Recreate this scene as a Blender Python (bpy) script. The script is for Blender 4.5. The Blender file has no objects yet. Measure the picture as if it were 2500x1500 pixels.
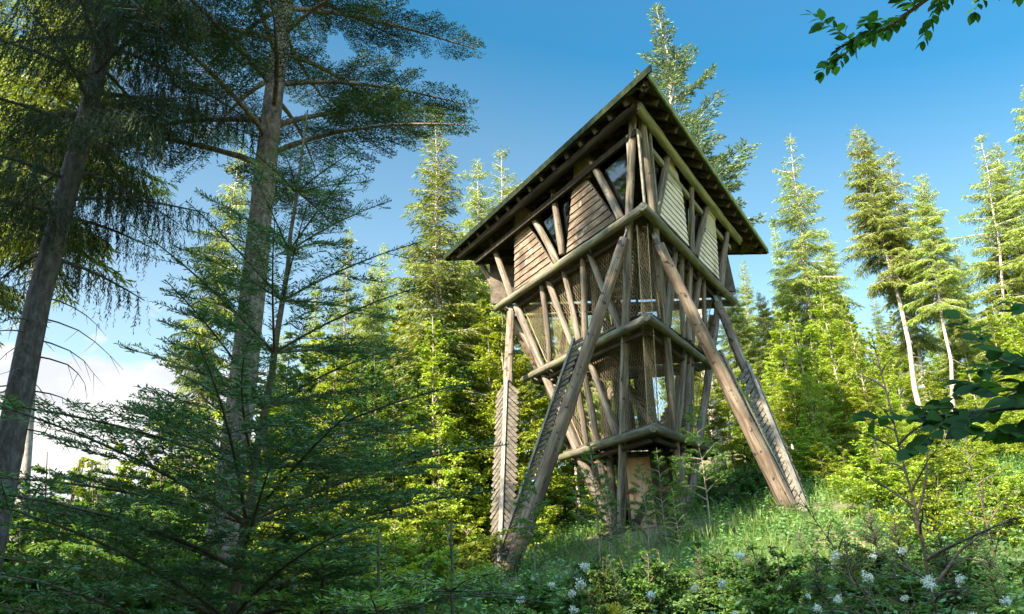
import bpy, math, random
import numpy as np
from mathutils import Vector, Matrix

# ---------------------------------------------------------------- camera, sky, sun, exposure
scene = bpy.context.scene
COL = scene.collection
FPX, PITCH, ROLL = 1894.07, .363, .053
_c, _s, _cp, _sp = math.cos(ROLL), math.sin(ROLL), math.cos(PITCH), math.sin(PITCH)
_R0 = np.array([1., 0, 0]); _U0 = np.array([0, -_sp, _cp]); FW = np.array([0, _cp, _sp])
RT = _c*_R0 - _s*_U0
UP = _s*_R0 + _c*_U0
cam = bpy.data.cameras.new('camera'); camo = bpy.data.objects.new('camera', cam); COL.objects.link(camo)
cam.sensor_width = 36; cam.lens = FPX/2500*36; cam.clip_start = .05; cam.clip_end = 3000
camo.matrix_world = Matrix(((RT[0], UP[0], -FW[0], 0), (RT[1], UP[1], -FW[1], 0), (RT[2], UP[2], -FW[2], 0), (0, 0, 0, 1)))
scene.camera = camo
SUN_DIR = Vector((-.64, -.77, .0)).normalized()     # horizontal direction towards the sun
SUN_EL = math.radians(38)
sd = Vector((SUN_DIR.x*math.cos(SUN_EL), SUN_DIR.y*math.cos(SUN_EL), math.sin(SUN_EL)))
sun = bpy.data.lights.new('sun', 'SUN'); suno = bpy.data.objects.new('sun', sun); COL.objects.link(suno)
sun.energy = 4.4; sun.angle = math.radians(.7); sun.color = (1, .90, .72)
suno.rotation_euler = sd.to_track_quat('Z', 'Y').to_euler(); suno.location = (-30, -30, 40)
scene.view_settings.view_transform = 'Standard'; scene.view_settings.look = 'None'
scene.view_settings.exposure = 2.35; scene.view_settings.gamma = 1
world = bpy.data.worlds.new('World'); scene.world = world; world.use_nodes = True
nt = world.node_tree; nt.nodes.clear(); N = nt.nodes.new; LK = nt.links.new
sky = N('ShaderNodeTexSky'); sky.sky_type = 'NISHITA'; sky.sun_disc = False
sky.sun_elevation = SUN_EL; sky.sun_rotation = math.atan2(SUN_DIR.x, SUN_DIR.y)
sky.air_density = 1.0; sky.dust_density = .3; sky.ozone_density = 3.0
tc = N('ShaderNodeTexCoord'); sep = N('ShaderNodeSeparateXYZ'); LK(tc.outputs['Generated'], sep.inputs[0])
# cumulus bank low in the west-north-west, shaped by noise over direction
mp = N('ShaderNodeMapping'); mp.inputs['Scale'].default_value = (5, 5, 9); LK(tc.outputs['Generated'], mp.inputs[0])
nz = N('ShaderNodeTexNoise'); nz.inputs['Scale'].default_value = 1.3; nz.inputs['Detail'].default_value = 7; nz.inputs['Roughness'].default_value = .5
LK(mp.outputs[0], nz.inputs[0])
def M(op, a, b=None, c=None, clamp=False):
    m = N('ShaderNodeMath'); m.operation = op; m.use_clamp = clamp
    for i, v in enumerate((a, b, c)):
        if v is None: continue
        if isinstance(v, (int, float)): m.inputs[i].default_value = v
        else: LK(v, m.inputs[i])
    return m.outputs[0]
CD = (-.56, .80, .185)
dot = N('ShaderNodeVectorMath'); dot.operation = 'SUBTRACT'; LK(tc.outputs['Generated'], dot.inputs[0]); dot.inputs[1].default_value = CD
sc_ = N('ShaderNodeVectorMath'); sc_.operation = 'MULTIPLY'; LK(dot.outputs[0], sc_.inputs[0]); sc_.inputs[1].default_value = (2.3, 2.3, 7.2)
ln = N('ShaderNodeVectorMath'); ln.operation = 'LENGTH'; LK(sc_.outputs[0], ln.inputs[0])
dens = M('SUBTRACT', M('MULTIPLY', M('SUBTRACT', nz.outputs[0], .5), 1.5), M('SUBTRACT', ln.outputs['Value'], .85))
cm = M('MULTIPLY', M('ADD', dens, .04), 9.0, clamp=True)
nz2 = N('ShaderNodeTexNoise'); nz2.inputs['Scale'].default_value = 1.6; nz2.inputs['Detail'].default_value = 4; LK(mp.outputs[0], nz2.inputs[0])
cr = N('ShaderNodeValToRGB'); cr.color_ramp.elements[0].position = .38; cr.color_ramp.elements[0].color = (1.2, 1.24, 1.3, 1)
cr.color_ramp.elements[1].position = .62; cr.color_ramp.elements[1].color = (1.75, 1.75, 1.7, 1); LK(nz2.outputs[0], cr.inputs[0])
# polarised-looking evening sky: deep at height, pale low down, lifted at the unseen zenith as added fill (factor over elevation on the Nishita radiance)
tz = N('ShaderNodeValToRGB'); els = tz.color_ramp.elements
for _ in range(4): els.new(.5)
for e_, (p_, c_) in zip(els, ((.0, (.60, .52, .385)), (.26, (.51, .475, .365)), (.54, (.29, .385, .335)), (.645, (.105, .33, .345)), (.73, (.14, .35, .37)), (.92, (1.5, 1.4, 1.15)))): e_.position = p_; e_.color = (*c_, 1)
wv = N('ShaderNodeVectorMath'); wv.operation = 'DOT_PRODUCT'; LK(tc.outputs['Generated'], wv.inputs[0]); wv.inputs[1].default_value = (.23, 0, 1); LK(wv.outputs['Value'], tz.inputs[0])
sat = N('ShaderNodeMixRGB'); sat.blend_type = 'MULTIPLY'; sat.inputs[0].default_value = 1; LK(sky.outputs[0], sat.inputs[1]); LK(tz.outputs[0], sat.inputs[2])
# sky brightened towards the sun, behind the view, as added fill
ds = N('ShaderNodeVectorMath'); ds.operation = 'DOT_PRODUCT'; LK(tc.outputs['Generated'], ds.inputs[0]); ds.inputs[1].default_value = sd
gl = M('MULTIPLY_ADD', M('POWER', M('MAXIMUM', ds.outputs['Value'], 0.0), 2.0), 2.2, 1.0)
sg = N('ShaderNodeVectorMath'); sg.operation = 'SCALE'; LK(sat.outputs[0], sg.inputs[0]); LK(gl, sg.inputs['Scale'])
mx = N('ShaderNodeMixRGB'); LK(cm, mx.inputs[0]); LK(sg.outputs[0], mx.inputs[1]); LK(cr.outputs[0], mx.inputs[2])
bg = N('ShaderNodeBackground'); bg.inputs[1].default_value = .15; LK(mx.outputs[0], bg.inputs[0])
wo = N('ShaderNodeOutputWorld'); LK(bg.outputs[0], wo.inputs[0])
scene.cycles.max_bounces = 7; scene.cycles.diffuse_bounces = 4; scene.cycles.glossy_bounces = 2
scene.cycles.transmission_bounces = 4; scene.cycles.transparent_max_bounces = 6
scene.cycles.caustics_reflective = False; scene.cycles.caustics_refractive = False
scene.cycles.use_denoising = True

# ---------------------------------------------------------------- small helpers
def ray(x, y): return RT*(x-1250)/FPX + UP*(750-y)/FPX + FW
def atY(x, y, Y): d = ray(x, y); return d*Y/d[1]
def atZ(x, y, Z): d = ray(x, y); return d*Z/d[2]
def on_plane(x, y, P, n): d = ray(x, y); return d*(np.dot(P, n)/np.dot(d, n))
def sst(a, b, x): t = np.clip((x-a)/(b-a), 0, 1); return t*t*(3-2*t)
def H(x, y):
    x = np.asarray(x, float); y = np.asarray(y, float)
    yy = np.clip(y, -60, 52)
    z = -1.75 + .115*yy + .15*np.clip(x, -45, 45)*sst(7, 19, y)
    z = z + .0035*np.clip(yy-18, 0, 60)**2*sst(-14, 8, x)
    z = z + .55*np.exp(-((x-3.4)**2+(y-20.6)**2)/14.) + .7*np.exp(-((x-8.2)**2+(y-30)**2)/40.)
    z = z + .10*np.sin(x*.9+1.3)*np.sin(y*.7) + .05*np.sin(x*2.3)*np.cos(y*1.9+.5)
    return z
def h(x, y): return float(H(x, y))

def tag(o, label=None, cat=None, group=None, kind=None):
    if label: o['label'] = label
    if cat: o['category'] = cat
    if group: o['group'] = group
    if kind: o['kind'] = kind
    return o
def empty(name, loc=(0, 0, 0), **k):
    o = bpy.data.objects.new(name, None); o.location = loc; o.empty_display_size = .3; COL.objects.link(o); return tag(o, **k)
def link(name, me, mat=None, parent=None, loc=None):
    o = bpy.data.objects.new(name, me); COL.objects.link(o)
    if mat is not None:
        me.materials.clear(); me.materials.append(mat)
    if parent is not None: o.parent = parent
    if loc is not None: o.location = loc
    return o
def mesh_q(name, V, v=None, smooth=False):
    """V (n,k,3): n separate polygons of k corners; v: a value per polygon"""
    n, k = V.shape[:2]
    me = bpy.data.meshes.new(name)
    me.vertices.add(n*k); me.vertices.foreach_set('co', V.reshape(-1).astype(np.float32))
    me.loops.add(n*k); me.loops.foreach_set('vertex_index', np.arange(n*k, dtype=np.int32))
    me.polygons.add(n); me.polygons.foreach_set('loop_start', np.arange(0, n*k, k, dtype=np.int32))
    if v is not None:
        a = me.attributes.new('v', 'FLOAT', 'FACE'); a.data.foreach_set('value', v.astype(np.float32))
    me.update(calc_edges=True); me.validate()
    return me
def mesh_vf(name, verts, faces, smooth=False):
    me = bpy.data.meshes.new(name); me.from_pydata([tuple(map(float, p)) for p in verts], [], faces); me.update()
    if smooth:
        me.polygons.foreach_set('use_smooth', np.ones(len(me.polygons), bool))
    return me
class MB:
    def __init__(s): s.v = []; s.f = []
    def tube(s, pts, rad, n=6, cap=True, rough=0., rng=None):
        pts = [np.asarray(p, float) for p in pts]; b = len(s.v); m = len(pts)
        for i, p in enumerate(pts):
            t = pts[min(i+1, m-1)]-pts[max(i-1, 0)]; t = t/(np.linalg.norm(t)+1e-9)
            a = np.cross(t, (0.13, .97, .2) if abs(t[2]) > .8 else (0, 0, 1.)); a /= np.linalg.norm(a)+1e-9; c = np.cross(t, a)
            for k in range(n):
                th = 2*math.pi*k/n; r = rad[i]*(1+(rng.uniform(-rough, rough) if rng is not None else 0))
                s.v.append(p+(a*math.cos(th)+c*math.sin(th))*r)
        for i in range(m-1):
            for k in range(n):
                k2 = (k+1) % n; s.f.append((b+i*n+k, b+i*n+k2, b+(i+1)*n+k2, b+(i+1)*n+k))
        if cap:
            s.f.append(tuple(b+k for k in range(n))[::-1]); s.f.append(tuple(b+(m-1)*n+k for k in range(n)))
    def hexa(s, P):     # 8 corners: bottom loop 0-3, top loop 4-7
        b = len(s.v); s.v += [np.asarray(p, float) for p in P]
        for f in ((3, 2, 1, 0), (4, 5, 6, 7), (0, 1, 5, 4), (1, 2, 6, 5), (2, 3, 7, 6), (3, 0, 4, 7)): s.f.append(tuple(b+i for i in f))
    def bar(s, P, Q, w, d, nrm):      # rectangular bar from P to Q, width w across, depth d along nrm
        P = np.asarray(P, float); Q = np.asarray(Q, float); t = Q-P; t /= np.linalg.norm(t)+1e-9
        nrm = np.asarray(nrm, float); nrm = nrm-t*np.dot(nrm, t); nrm /= np.linalg.norm(nrm)+1e-9; a = np.cross(t, nrm)
        s.hexa([P-a*w/2-nrm*d/2, P+a*w/2-nrm*d/2, P+a*w/2+nrm*d/2, P-a*w/2+nrm*d/2,
                Q-a*w/2-nrm*d/2, Q+a*w/2-nrm*d/2, Q+a*w/2+nrm*d/2, Q-a*w/2+nrm*d/2])
    def prism(s, poly, off):          # polygon extruded by vector off
        b = len(s.v); n = len(poly); off = np.asarray(off, float)
        s.v += [np.asarray(p, float) for p in poly]+[np.asarray(p, float)+off for p in poly]
        s.f.append(tuple(b+i for i in range(n))[::-1]); s.f.append(tuple(b+n+i for i in range(n)))
        for i in range(n): j = (i+1) % n; s.f.append((b+i, b+j, b+n+j, b+n+i))
    def mesh(s, name, smooth=False): return mesh_vf(name, s.v, s.f, smooth)
    def build(s, name, mat, parent=None, smooth=False, loc=None): return link(name, s.mesh(name, smooth), mat, parent, loc)

# ---------------------------------------------------------------- materials
def new_mat(name):
    m = bpy.data.materials.new(name); m.use_nodes = True; t = m.node_tree; t.nodes.clear(); return m, t
def ramp(t, stops):
    r = t.nodes.new('ShaderNodeValToRGB')
    while len(r.color_ramp.elements) < len(stops): r.color_ramp.elements.new(.5)
    for e, (p, c) in zip(r.color_ramp.elements, stops): e.position = p; e.color = (*c, 1)
    return r
def foliage(name, cols, trans=.45, tint=(1.15, 1.1, .55), patch=1.2, gloss=.025, rough=.6):
    m, t = new_mat(name); n = t.nodes.new; L = t.links.new
    at = n('ShaderNodeAttribute'); at.attribute_name = 'v'
    oi = n('ShaderNodeObjectInfo'); tcn = n('ShaderNodeTexCoord'); no = n('ShaderNodeTexNoise'); no.inputs['Scale'].default_value = patch; no.inputs['Detail'].default_value = 3
    L(tcn.outputs['Object'], no.inputs[0])
    a = n('ShaderNodeMath'); a.operation = 'MULTIPLY_ADD'; L(at.outputs['Fac'], a.inputs[0]); a.inputs[1].default_value = .5
    b = n('ShaderNodeMath'); b.operation = 'MULTIPLY_ADD'; L(no.outputs[0], b.inputs[0]); b.inputs[1].default_value = .7; b.inputs[2].default_value = -.22
    L(b.outputs[0], a.inputs[2])
    c = n('ShaderNodeMath'); c.operation = 'MULTIPLY_ADD'; L(oi.outputs['Random'], c.inputs[0]); c.inputs[1].default_value = .38; L(a.outputs[0], c.inputs[2])
    r = ramp(t, [(i/(len(cols)-1), col) for i, col in enumerate(cols)]); L(c.outputs[0], r.inputs[0])
    hs = n('ShaderNodeHueSaturation'); hm = n('ShaderNodeMath'); hm.operation = 'MULTIPLY_ADD'; L(oi.outputs['Random'], hm.inputs[0]); hm.inputs[1].default_value = .05; hm.inputs[2].default_value = .478; L(hm.outputs[0], hs.inputs['Hue'])
    n3 = n('ShaderNodeTexNoise'); n3.inputs['Scale'].default_value = .8; L(tcn.outputs['Object'], n3.inputs[0]); m3 = n('ShaderNodeMath'); m3.operation = 'MULTIPLY_ADD'; L(n3.outputs[0], m3.inputs[0]); m3.inputs[1].default_value = .9; m3.inputs[2].default_value = .52; L(m3.outputs[0], hs.inputs['Value']); L(r.outputs[0], hs.inputs['Color']); r = hs
    d = n('ShaderNodeBsdfDiffuse'); L(r.outputs[0], d.inputs[0])
    tn = n('ShaderNodeMixRGB'); tn.blend_type = 'MULTIPLY'; tn.inputs[0].default_value = 1; L(r.outputs[0], tn.inputs[1]); tn.inputs[2].default_value = (*tint, 1)
    tr = n('ShaderNodeBsdfTranslucent'); L(tn.outputs[0], tr.inputs[0])
    mxs = n('ShaderNodeMixShader'); mxs.inputs[0].default_value = trans; L(d.outputs[0], mxs.inputs[1]); L(tr.outputs[0], mxs.inputs[2])
    g = n('ShaderNodeBsdfGlossy'); g.inputs['Roughness'].default_value = rough; g.inputs[0].default_value = (.8, .85, .8, 1)
    mg = n('ShaderNodeMixShader'); mg.inputs[0].default_value = gloss; L(mxs.outputs[0], mg.inputs[1]); L(g.outputs[0], mg.inputs[2])
    o = n('ShaderNodeOutputMaterial'); L(mg.outputs[0], o.inputs[0]); return m
def solid(name, stops, scale=(6, 6, 6), detail=6, rough=.85, bump=.4, bscale=None, spots=None, gloss=.3, dist=.01, knots=False):
    """noise ramp with optional second patch colour (col, scale, lo, hi)"""
    m, t = new_mat(name); n = t.nodes.new; L = t.links.new
    tcn = n('ShaderNodeTexCoord'); mpn = n('ShaderNodeMapping'); mpn.inputs['Scale'].default_value = scale; L(tcn.outputs['Object'], mpn.inputs[0])
    oi = n('ShaderNodeObjectInfo'); sc = n('ShaderNodeMath'); sc.operation = 'MULTIPLY'; sc.inputs[1].default_value = 37; L(oi.outputs['Random'], sc.inputs[0]); L(sc.outputs[0], mpn.inputs['Location'])
    no = n('ShaderNodeTexNoise'); no.inputs['Scale'].default_value = 1; no.inputs['Detail'].default_value = detail; no.inputs['Roughness'].default_value = .65; L(mpn.outputs[0], no.inputs[0])
    r = ramp(t, stops); L(no.outputs[0], r.inputs[0]); col = r.outputs[0]
    hv = n('ShaderNodeHueSaturation'); vm = n('ShaderNodeMath'); vm.operation = 'MULTIPLY_ADD'; L(oi.outputs['Random'], vm.inputs[0]); vm.inputs[1].default_value = .36; vm.inputs[2].default_value = .82
    L(vm.outputs[0], hv.inputs['Value']); L(col, hv.inputs['Color']); col = hv.outputs[0]
    for sp in (spots or []):
        c2, s2, lo, hi = sp
        n2 = n('ShaderNodeTexNoise'); n2.inputs['Scale'].default_value = s2; n2.inputs['Detail'].default_value = 5; L(tcn.outputs['Object'], n2.inputs[0])
        mr = n('ShaderNodeMapRange'); mr.inputs[1].default_value = lo; mr.inputs[2].default_value = hi; L(n2.outputs[0], mr.inputs[0])
        mm = n('ShaderNodeMixRGB'); L(mr.outputs[0], mm.inputs[0]); L(col, mm.inputs[1]); mm.inputs[2].default_value = (*c2, 1); col = mm.outputs[0]
    if knots:       # dark branch knots and long drying cracks
        vo = n('ShaderNodeTexVoronoi'); vo.inputs['Scale'].default_value = 3.2; L(tcn.outputs['Object'], vo.inputs[0]); kr = ramp(t, [(.07, (.22, .18, .15)), (.13, (1, 1, 1))]); L(vo.outputs['Distance'], kr.inputs[0])
        km = n('ShaderNodeMixRGB'); km.blend_type = 'MULTIPLY'; km.inputs[0].default_value = .85; L(col, km.inputs[1]); L(kr.outputs[0], km.inputs[2])
        mc = n('ShaderNodeMapping'); mc.inputs['Scale'].default_value = (26, 26, .55); L(tcn.outputs['Object'], mc.inputs[0]); nc = n('ShaderNodeTexNoise'); nc.inputs['Scale'].default_value = 1; nc.inputs['Detail'].default_value = 2; L(mc.outputs[0], nc.inputs[0])
        ck = ramp(t, [(.30, (.25, .22, .2)), (.37, (1, 1, 1))]); L(nc.outputs[0], ck.inputs[0]); k2 = n('ShaderNodeMixRGB'); k2.blend_type = 'MULTIPLY'; k2.inputs[0].default_value = .9; L(km.outputs[0], k2.inputs[1]); L(ck.outputs[0], k2.inputs[2]); col = k2.outputs[0]
    p = n('ShaderNodeBsdfPrincipled'); L(col, p.inputs['Base Color']); p.inputs['Roughness'].default_value = rough; p.inputs['Specular IOR Level'].default_value = gloss
    if bump:
        bn = n('ShaderNodeTexNoise'); bn.inputs['Detail'].default_value = 8
        if bscale: bn.inputs['Scale'].default_value = bscale; L(tcn.outputs['Object'], bn.inputs[0])
        else: bn.inputs['Scale'].default_value = 2; L(mpn.outputs[0], bn.inputs[0])
        bp = n('ShaderNodeBump'); bp.inputs['Strength'].default_value = bump; bp.inputs['Distance'].default_value = dist; L(bn.outputs[0], bp.inputs['Height']); L(bp.outputs[0], p.inputs['Normal'])
    o = n('ShaderNodeOutputMaterial'); L(p.outputs[0], o.inputs[0]); return m
log_mat = solid('weathered_log', [(.30, (.048, .035, .026)), (.46, (.135, .105, .079)), (.60, (.235, .193, .15)), (.75, (.36, .31, .25))], (14, 14, 1.1), bump=.6,
                spots=[((.12, .085, .06), 1.7, .55, .72), ((.05, .04, .032), 7, .64, .68)], knots=True)
strut_mat = solid('rough_spruce_log', [(.30, (.045, .030, .021)), (.46, (.14, .098, .068)), (.60, (.245, .187, .137)), (.75, (.37, .31, .245))], (11, 11, .9), bump=.9, dist=.02,
                  spots=[((.13, .085, .058), 1.3, .50, .66), ((.34, .22, .13), .9, .58, .72), ((.045, .033, .027), 6, .62, .66)], knots=True)
dark_log = solid('dark_log', [(.30, (.014, .012, .009)), (.5, (.034, .028, .02)), (.70, (.065, .055, .038))], (12, 12, 1.1), bump=.6, gloss=.08)  # puts the roof overhang's shade into the wall plate and header colour
beam_mat = solid('mossy_log', [(.30, (.04, .034, .024)), (.5, (.12, .105, .074)), (.70, (.22, .20, .145))], (13, 13, 1.0), bump=.7,
                 spots=[((.13, .15, .06), 2.2, .52, .66), ((.045, .04, .03), 8, .64, .69)])
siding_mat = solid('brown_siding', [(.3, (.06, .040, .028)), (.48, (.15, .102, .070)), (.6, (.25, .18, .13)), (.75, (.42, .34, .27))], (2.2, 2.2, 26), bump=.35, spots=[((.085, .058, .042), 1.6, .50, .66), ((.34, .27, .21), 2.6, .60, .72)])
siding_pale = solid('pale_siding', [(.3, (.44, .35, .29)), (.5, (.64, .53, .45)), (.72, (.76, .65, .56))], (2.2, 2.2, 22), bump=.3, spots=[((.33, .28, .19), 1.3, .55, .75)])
board_mat = solid('dark_boards', [(.3, (.035, .027, .02)), (.5, (.075, .058, .042)), (.72, (.14, .11, .08))], (5, 5, 5), bump=.5)
rafter_mat = solid('rafter_wood', [(.3, (.035, .028, .02)), (.5, (.072, .06, .042)), (.72, (.13, .11, .076))], (6, 6, 6), bump=.5, gloss=.1)
plate_mat = solid('green_grey_log', [(.3, (.10, .10, .06)), (.5, (.21, .20, .125)), (.72, (.32, .31, .20))], (12, 12, 1.2), bump=.6)
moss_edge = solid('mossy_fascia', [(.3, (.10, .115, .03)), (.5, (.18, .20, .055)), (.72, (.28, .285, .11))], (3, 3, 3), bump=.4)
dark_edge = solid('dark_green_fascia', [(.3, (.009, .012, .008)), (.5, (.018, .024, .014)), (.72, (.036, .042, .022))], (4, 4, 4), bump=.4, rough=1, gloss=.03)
roof_mat = solid('mossy_roof', [(.3, (.05, .055, .03)), (.5, (.10, .12, .045)), (.72, (.17, .19, .07))], (3, 3, 3), bump=.5)
slat_mat = solid('grey_slats', [(.3, (.045, .035, .025)), (.5, (.11, .09, .066)), (.72, (.21, .18, .14))], (5, 5, 16), bump=.5)
rail_mat = solid('grey_rail', [(.3, (.09, .08, .065)), (.5, (.18, .162, .132)), (.72, (.29, .265, .22))], (13, 13, 1.3), bump=.5)
door_mat = solid('plywood_door', [(.3, (.40, .25, .155)), (.5, (.52, .34, .21)), (.72, (.60, .41, .27))], (7, 7, .8), bump=.15, spots=[((.34, .21, .13), 2.0, .55, .72)])
net_mat = solid('net_twine', [(.3, (.20, .155, .09)), (.7, (.36, .28, .17))], (3, 3, 3), bump=0)
metal_mat = solid('dull_metal', [(.3, (.08, .08, .085)), (.7, (.18, .18, .19))], (9, 9, 9), bump=.1, rough=.5, gloss=.6)
red_mat = solid('reddish_plank', [(.3, (.14, .06, .03)), (.7, (.28, .13, .07))], (5, 5, 5))
bark_spruce = solid('spruce_bark', [(.3, (.055, .042, .034)), (.5, (.125, .10, .082)), (.72, (.23, .195, .165))], (16, 16, 7), bump=1.0, dist=.03, spots=[((.17, .19, .14), 1.5, .58, .75)])
bark_fir = solid('fir_bark', [(.3, (.065, .046, .034)), (.5, (.175, .130, .098)), (.72, (.34, .275, .22))], (17, 17, 9), bump=1.0, dist=.03, spots=[((.16, .17, .11), 1.3, .56, .76), ((.07, .05, .045), 9, .62, .68)])
bark_pale = solid('pale_bark', [(.3, (.20, .16, .13)), (.5, (.40, .34, .29)), (.72, (.60, .54, .48))], (9, 9, 5), bump=.7, dist=.02, spots=[((.14, .11, .09), 3, .58, .68)])
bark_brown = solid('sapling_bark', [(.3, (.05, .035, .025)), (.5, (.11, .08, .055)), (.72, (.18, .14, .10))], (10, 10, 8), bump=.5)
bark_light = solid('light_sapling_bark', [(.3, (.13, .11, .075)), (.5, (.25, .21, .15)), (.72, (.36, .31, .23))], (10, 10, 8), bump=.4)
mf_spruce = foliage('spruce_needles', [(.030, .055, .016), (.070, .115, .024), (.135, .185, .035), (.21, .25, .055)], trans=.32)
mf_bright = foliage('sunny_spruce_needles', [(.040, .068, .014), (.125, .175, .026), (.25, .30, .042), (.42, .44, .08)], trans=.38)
mf_blue = foliage('blue_green_needles', [(.026, .048, .024), (.062, .096, .042), (.12, .16, .068), (.20, .235, .10)], trans=.22)
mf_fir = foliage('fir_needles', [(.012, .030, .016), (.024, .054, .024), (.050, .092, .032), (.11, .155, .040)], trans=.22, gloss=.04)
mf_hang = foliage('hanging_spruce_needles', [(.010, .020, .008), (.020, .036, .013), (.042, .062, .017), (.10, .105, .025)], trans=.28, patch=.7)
mf_young = foliage('young_fir_needles', [(.018, .054, .020), (.042, .108, .030), (.085, .175, .038), (.15, .26, .05)], trans=.28, gloss=.04, rough=.5)
mf_tip = foliage('sunlit_fresh_fir_needles', [(.09, .20, .02), (.17, .34, .03), (.28, .46, .045), (.38, .55, .07)], trans=.35, gloss=.08)  # a local patch of sun put into the colour over the fresh green
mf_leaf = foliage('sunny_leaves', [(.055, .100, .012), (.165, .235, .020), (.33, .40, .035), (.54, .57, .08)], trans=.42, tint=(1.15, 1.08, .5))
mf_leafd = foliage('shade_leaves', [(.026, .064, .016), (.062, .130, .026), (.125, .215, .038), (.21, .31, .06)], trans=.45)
mf_beech = foliage('dark_beech_leaves', [(.014, .036, .012), (.026, .062, .018), (.05, .12, .022), (.10, .20, .03)], trans=.5, gloss=.01)
mf_herb = foliage('herb_leaves', [(.035, .085, .022), (.070, .155, .034), (.12, .235, .048), (.20, .33, .07)], trans=.45, gloss=.08)
mf_grass = foliage('grass_blades', [(.050, .090, .016), (.10, .17, .026), (.17, .25, .040), (.27, .30, .08)], trans=.45)
mf_white = foliage('cream_blossom', [(.70, .68, .52), (.84, .82, .70), (.90, .88, .80)], trans=.25, tint=(1, 1, .9))

gm, t = new_mat('forest_floor'); n = t.nodes.new; L = t.links.new
tcn = n('ShaderNodeTexCoord'); n1 = n('ShaderNodeTexNoise'); n1.inputs['Scale'].default_value = .35; n1.inputs['Detail'].default_value = 8; L(tcn.outputs['Object'], n1.inputs[0])
n2 = n('ShaderNodeTexNoise'); n2.inputs['Scale'].default_value = 9; n2.inputs['Detail'].default_value = 8; L(tcn.outputs['Object'], n2.inputs[0])
r1 = ramp(t, [(.32, (.045, .07, .018)), (.47, (.07, .11, .025)), (.56, (.11, .12, .04)), (.68, (.22, .16, .09))]); L(n1.outputs[0], r1.inputs[0])
r2 = ramp(t, [(.3, (.35, .35, .35)), (.7, (1.35, 1.3, 1.2))]); L(n2.outputs[0], r2.inputs[0])
sx = n('ShaderNodeVectorMath'); sx.operation = 'DISTANCE'; sx.inputs[1].default_value = (3.0, 19.6, 1.5); L(tcn.outputs['Object'], sx.inputs[0])
sa = n('ShaderNodeMath'); sa.operation = 'MULTIPLY_ADD'; L(n2.outputs[0], sa.inputs[0]); sa.inputs[1].default_value = 1.6; L(sx.outputs['Value'], sa.inputs[2]); smr = n('ShaderNodeMapRange'); smr.inputs[1].default_value = 3.2; smr.inputs[2].default_value = 2.2; L(sa.outputs[0], smr.inputs[0])
sm = n('ShaderNodeMixRGB'); L(smr.outputs[0], sm.inputs[0]); L(r1.outputs[0], sm.inputs[1]); sm.inputs[2].default_value = (.20, .145, .09, 1); r1 = sm
mm = n('ShaderNodeMixRGB'); mm.blend_type = 'MULTIPLY'; mm.inputs[0].default_value = 1; L(r1.outputs[0], mm.inputs[1]); L(r2.outputs[0], mm.inputs[2])
p = n('ShaderNodeBsdfPrincipled'); p.inputs['Roughness'].default_value = .95; L(mm.outputs[0], p.inputs['Base Color'])
bp = n('ShaderNodeBump'); bp.inputs['Distance'].default_value = .08; L(n2.outputs[0], bp.inputs['Height']); L(bp.outputs[0], p.inputs['Normal'])
o = n('ShaderNodeOutputMaterial'); L(p.outputs[0], o.inputs[0])

glass_m, t = new_mat('window_glass'); n = t.nodes.new; L = t.links.new
g1 = n('ShaderNodeBsdfGlossy'); g1.inputs['Roughness'].default_value = .03; g1.inputs[0].default_value = (.9, .95, 1, 1)
g2 = n('ShaderNodeBsdfTransparent'); g2.inputs[0].default_value = (.26, .30, .30, 1); lw = n('ShaderNodeLayerWeight'); lw.inputs[0].default_value = .5; fr = n('ShaderNodeMath'); fr.operation = 'MULTIPLY'; fr.inputs[1].default_value = .30; L(lw.outputs['Facing'], fr.inputs[0])
ms = n('ShaderNodeMixShader'); L(fr.outputs[0], ms.inputs[0]); L(g2.outputs[0], ms.inputs[1]); L(g1.outputs[0], ms.inputs[2]); o = n('ShaderNodeOutputMaterial'); L(ms.outputs[0], o.inputs[0])

# ---------------------------------------------------------------- ground
def grid_axis(a, b, dens_c, step, far):
    xs = [0.]; 
    while xs[-1] < b: xs.append(xs[-1]+step*(1+abs(xs[-1]-dens_c)/far))
    ys = [0.]
    while ys[-1] > a: ys.append(ys[-1]-step*(1+abs(ys[-1]-dens_c)/far))
    return np.array(sorted(set(xs+ys)))
gx = grid_axis(-900, 900, 3, .45, 14); gy = grid_axis(-300, 1500, 15, .45, 16)
GX, GY = np.meshgrid(gx, gy); GZ = H(GX, GY)
GV = np.stack([GX, GY, GZ], -1).reshape(-1, 3); nx, ny = len(gx), len(gy)
gf = [(j*nx+i, j*nx+i+1, (j+1)*nx+i+1, (j+1)*nx+i) for j in range(ny-1) for i in range(nx-1)]
g_me = mesh_vf('ground', GV, gf, True); g_o = link('ground', g_me, gm); tag(g_o, kind='structure')

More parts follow.
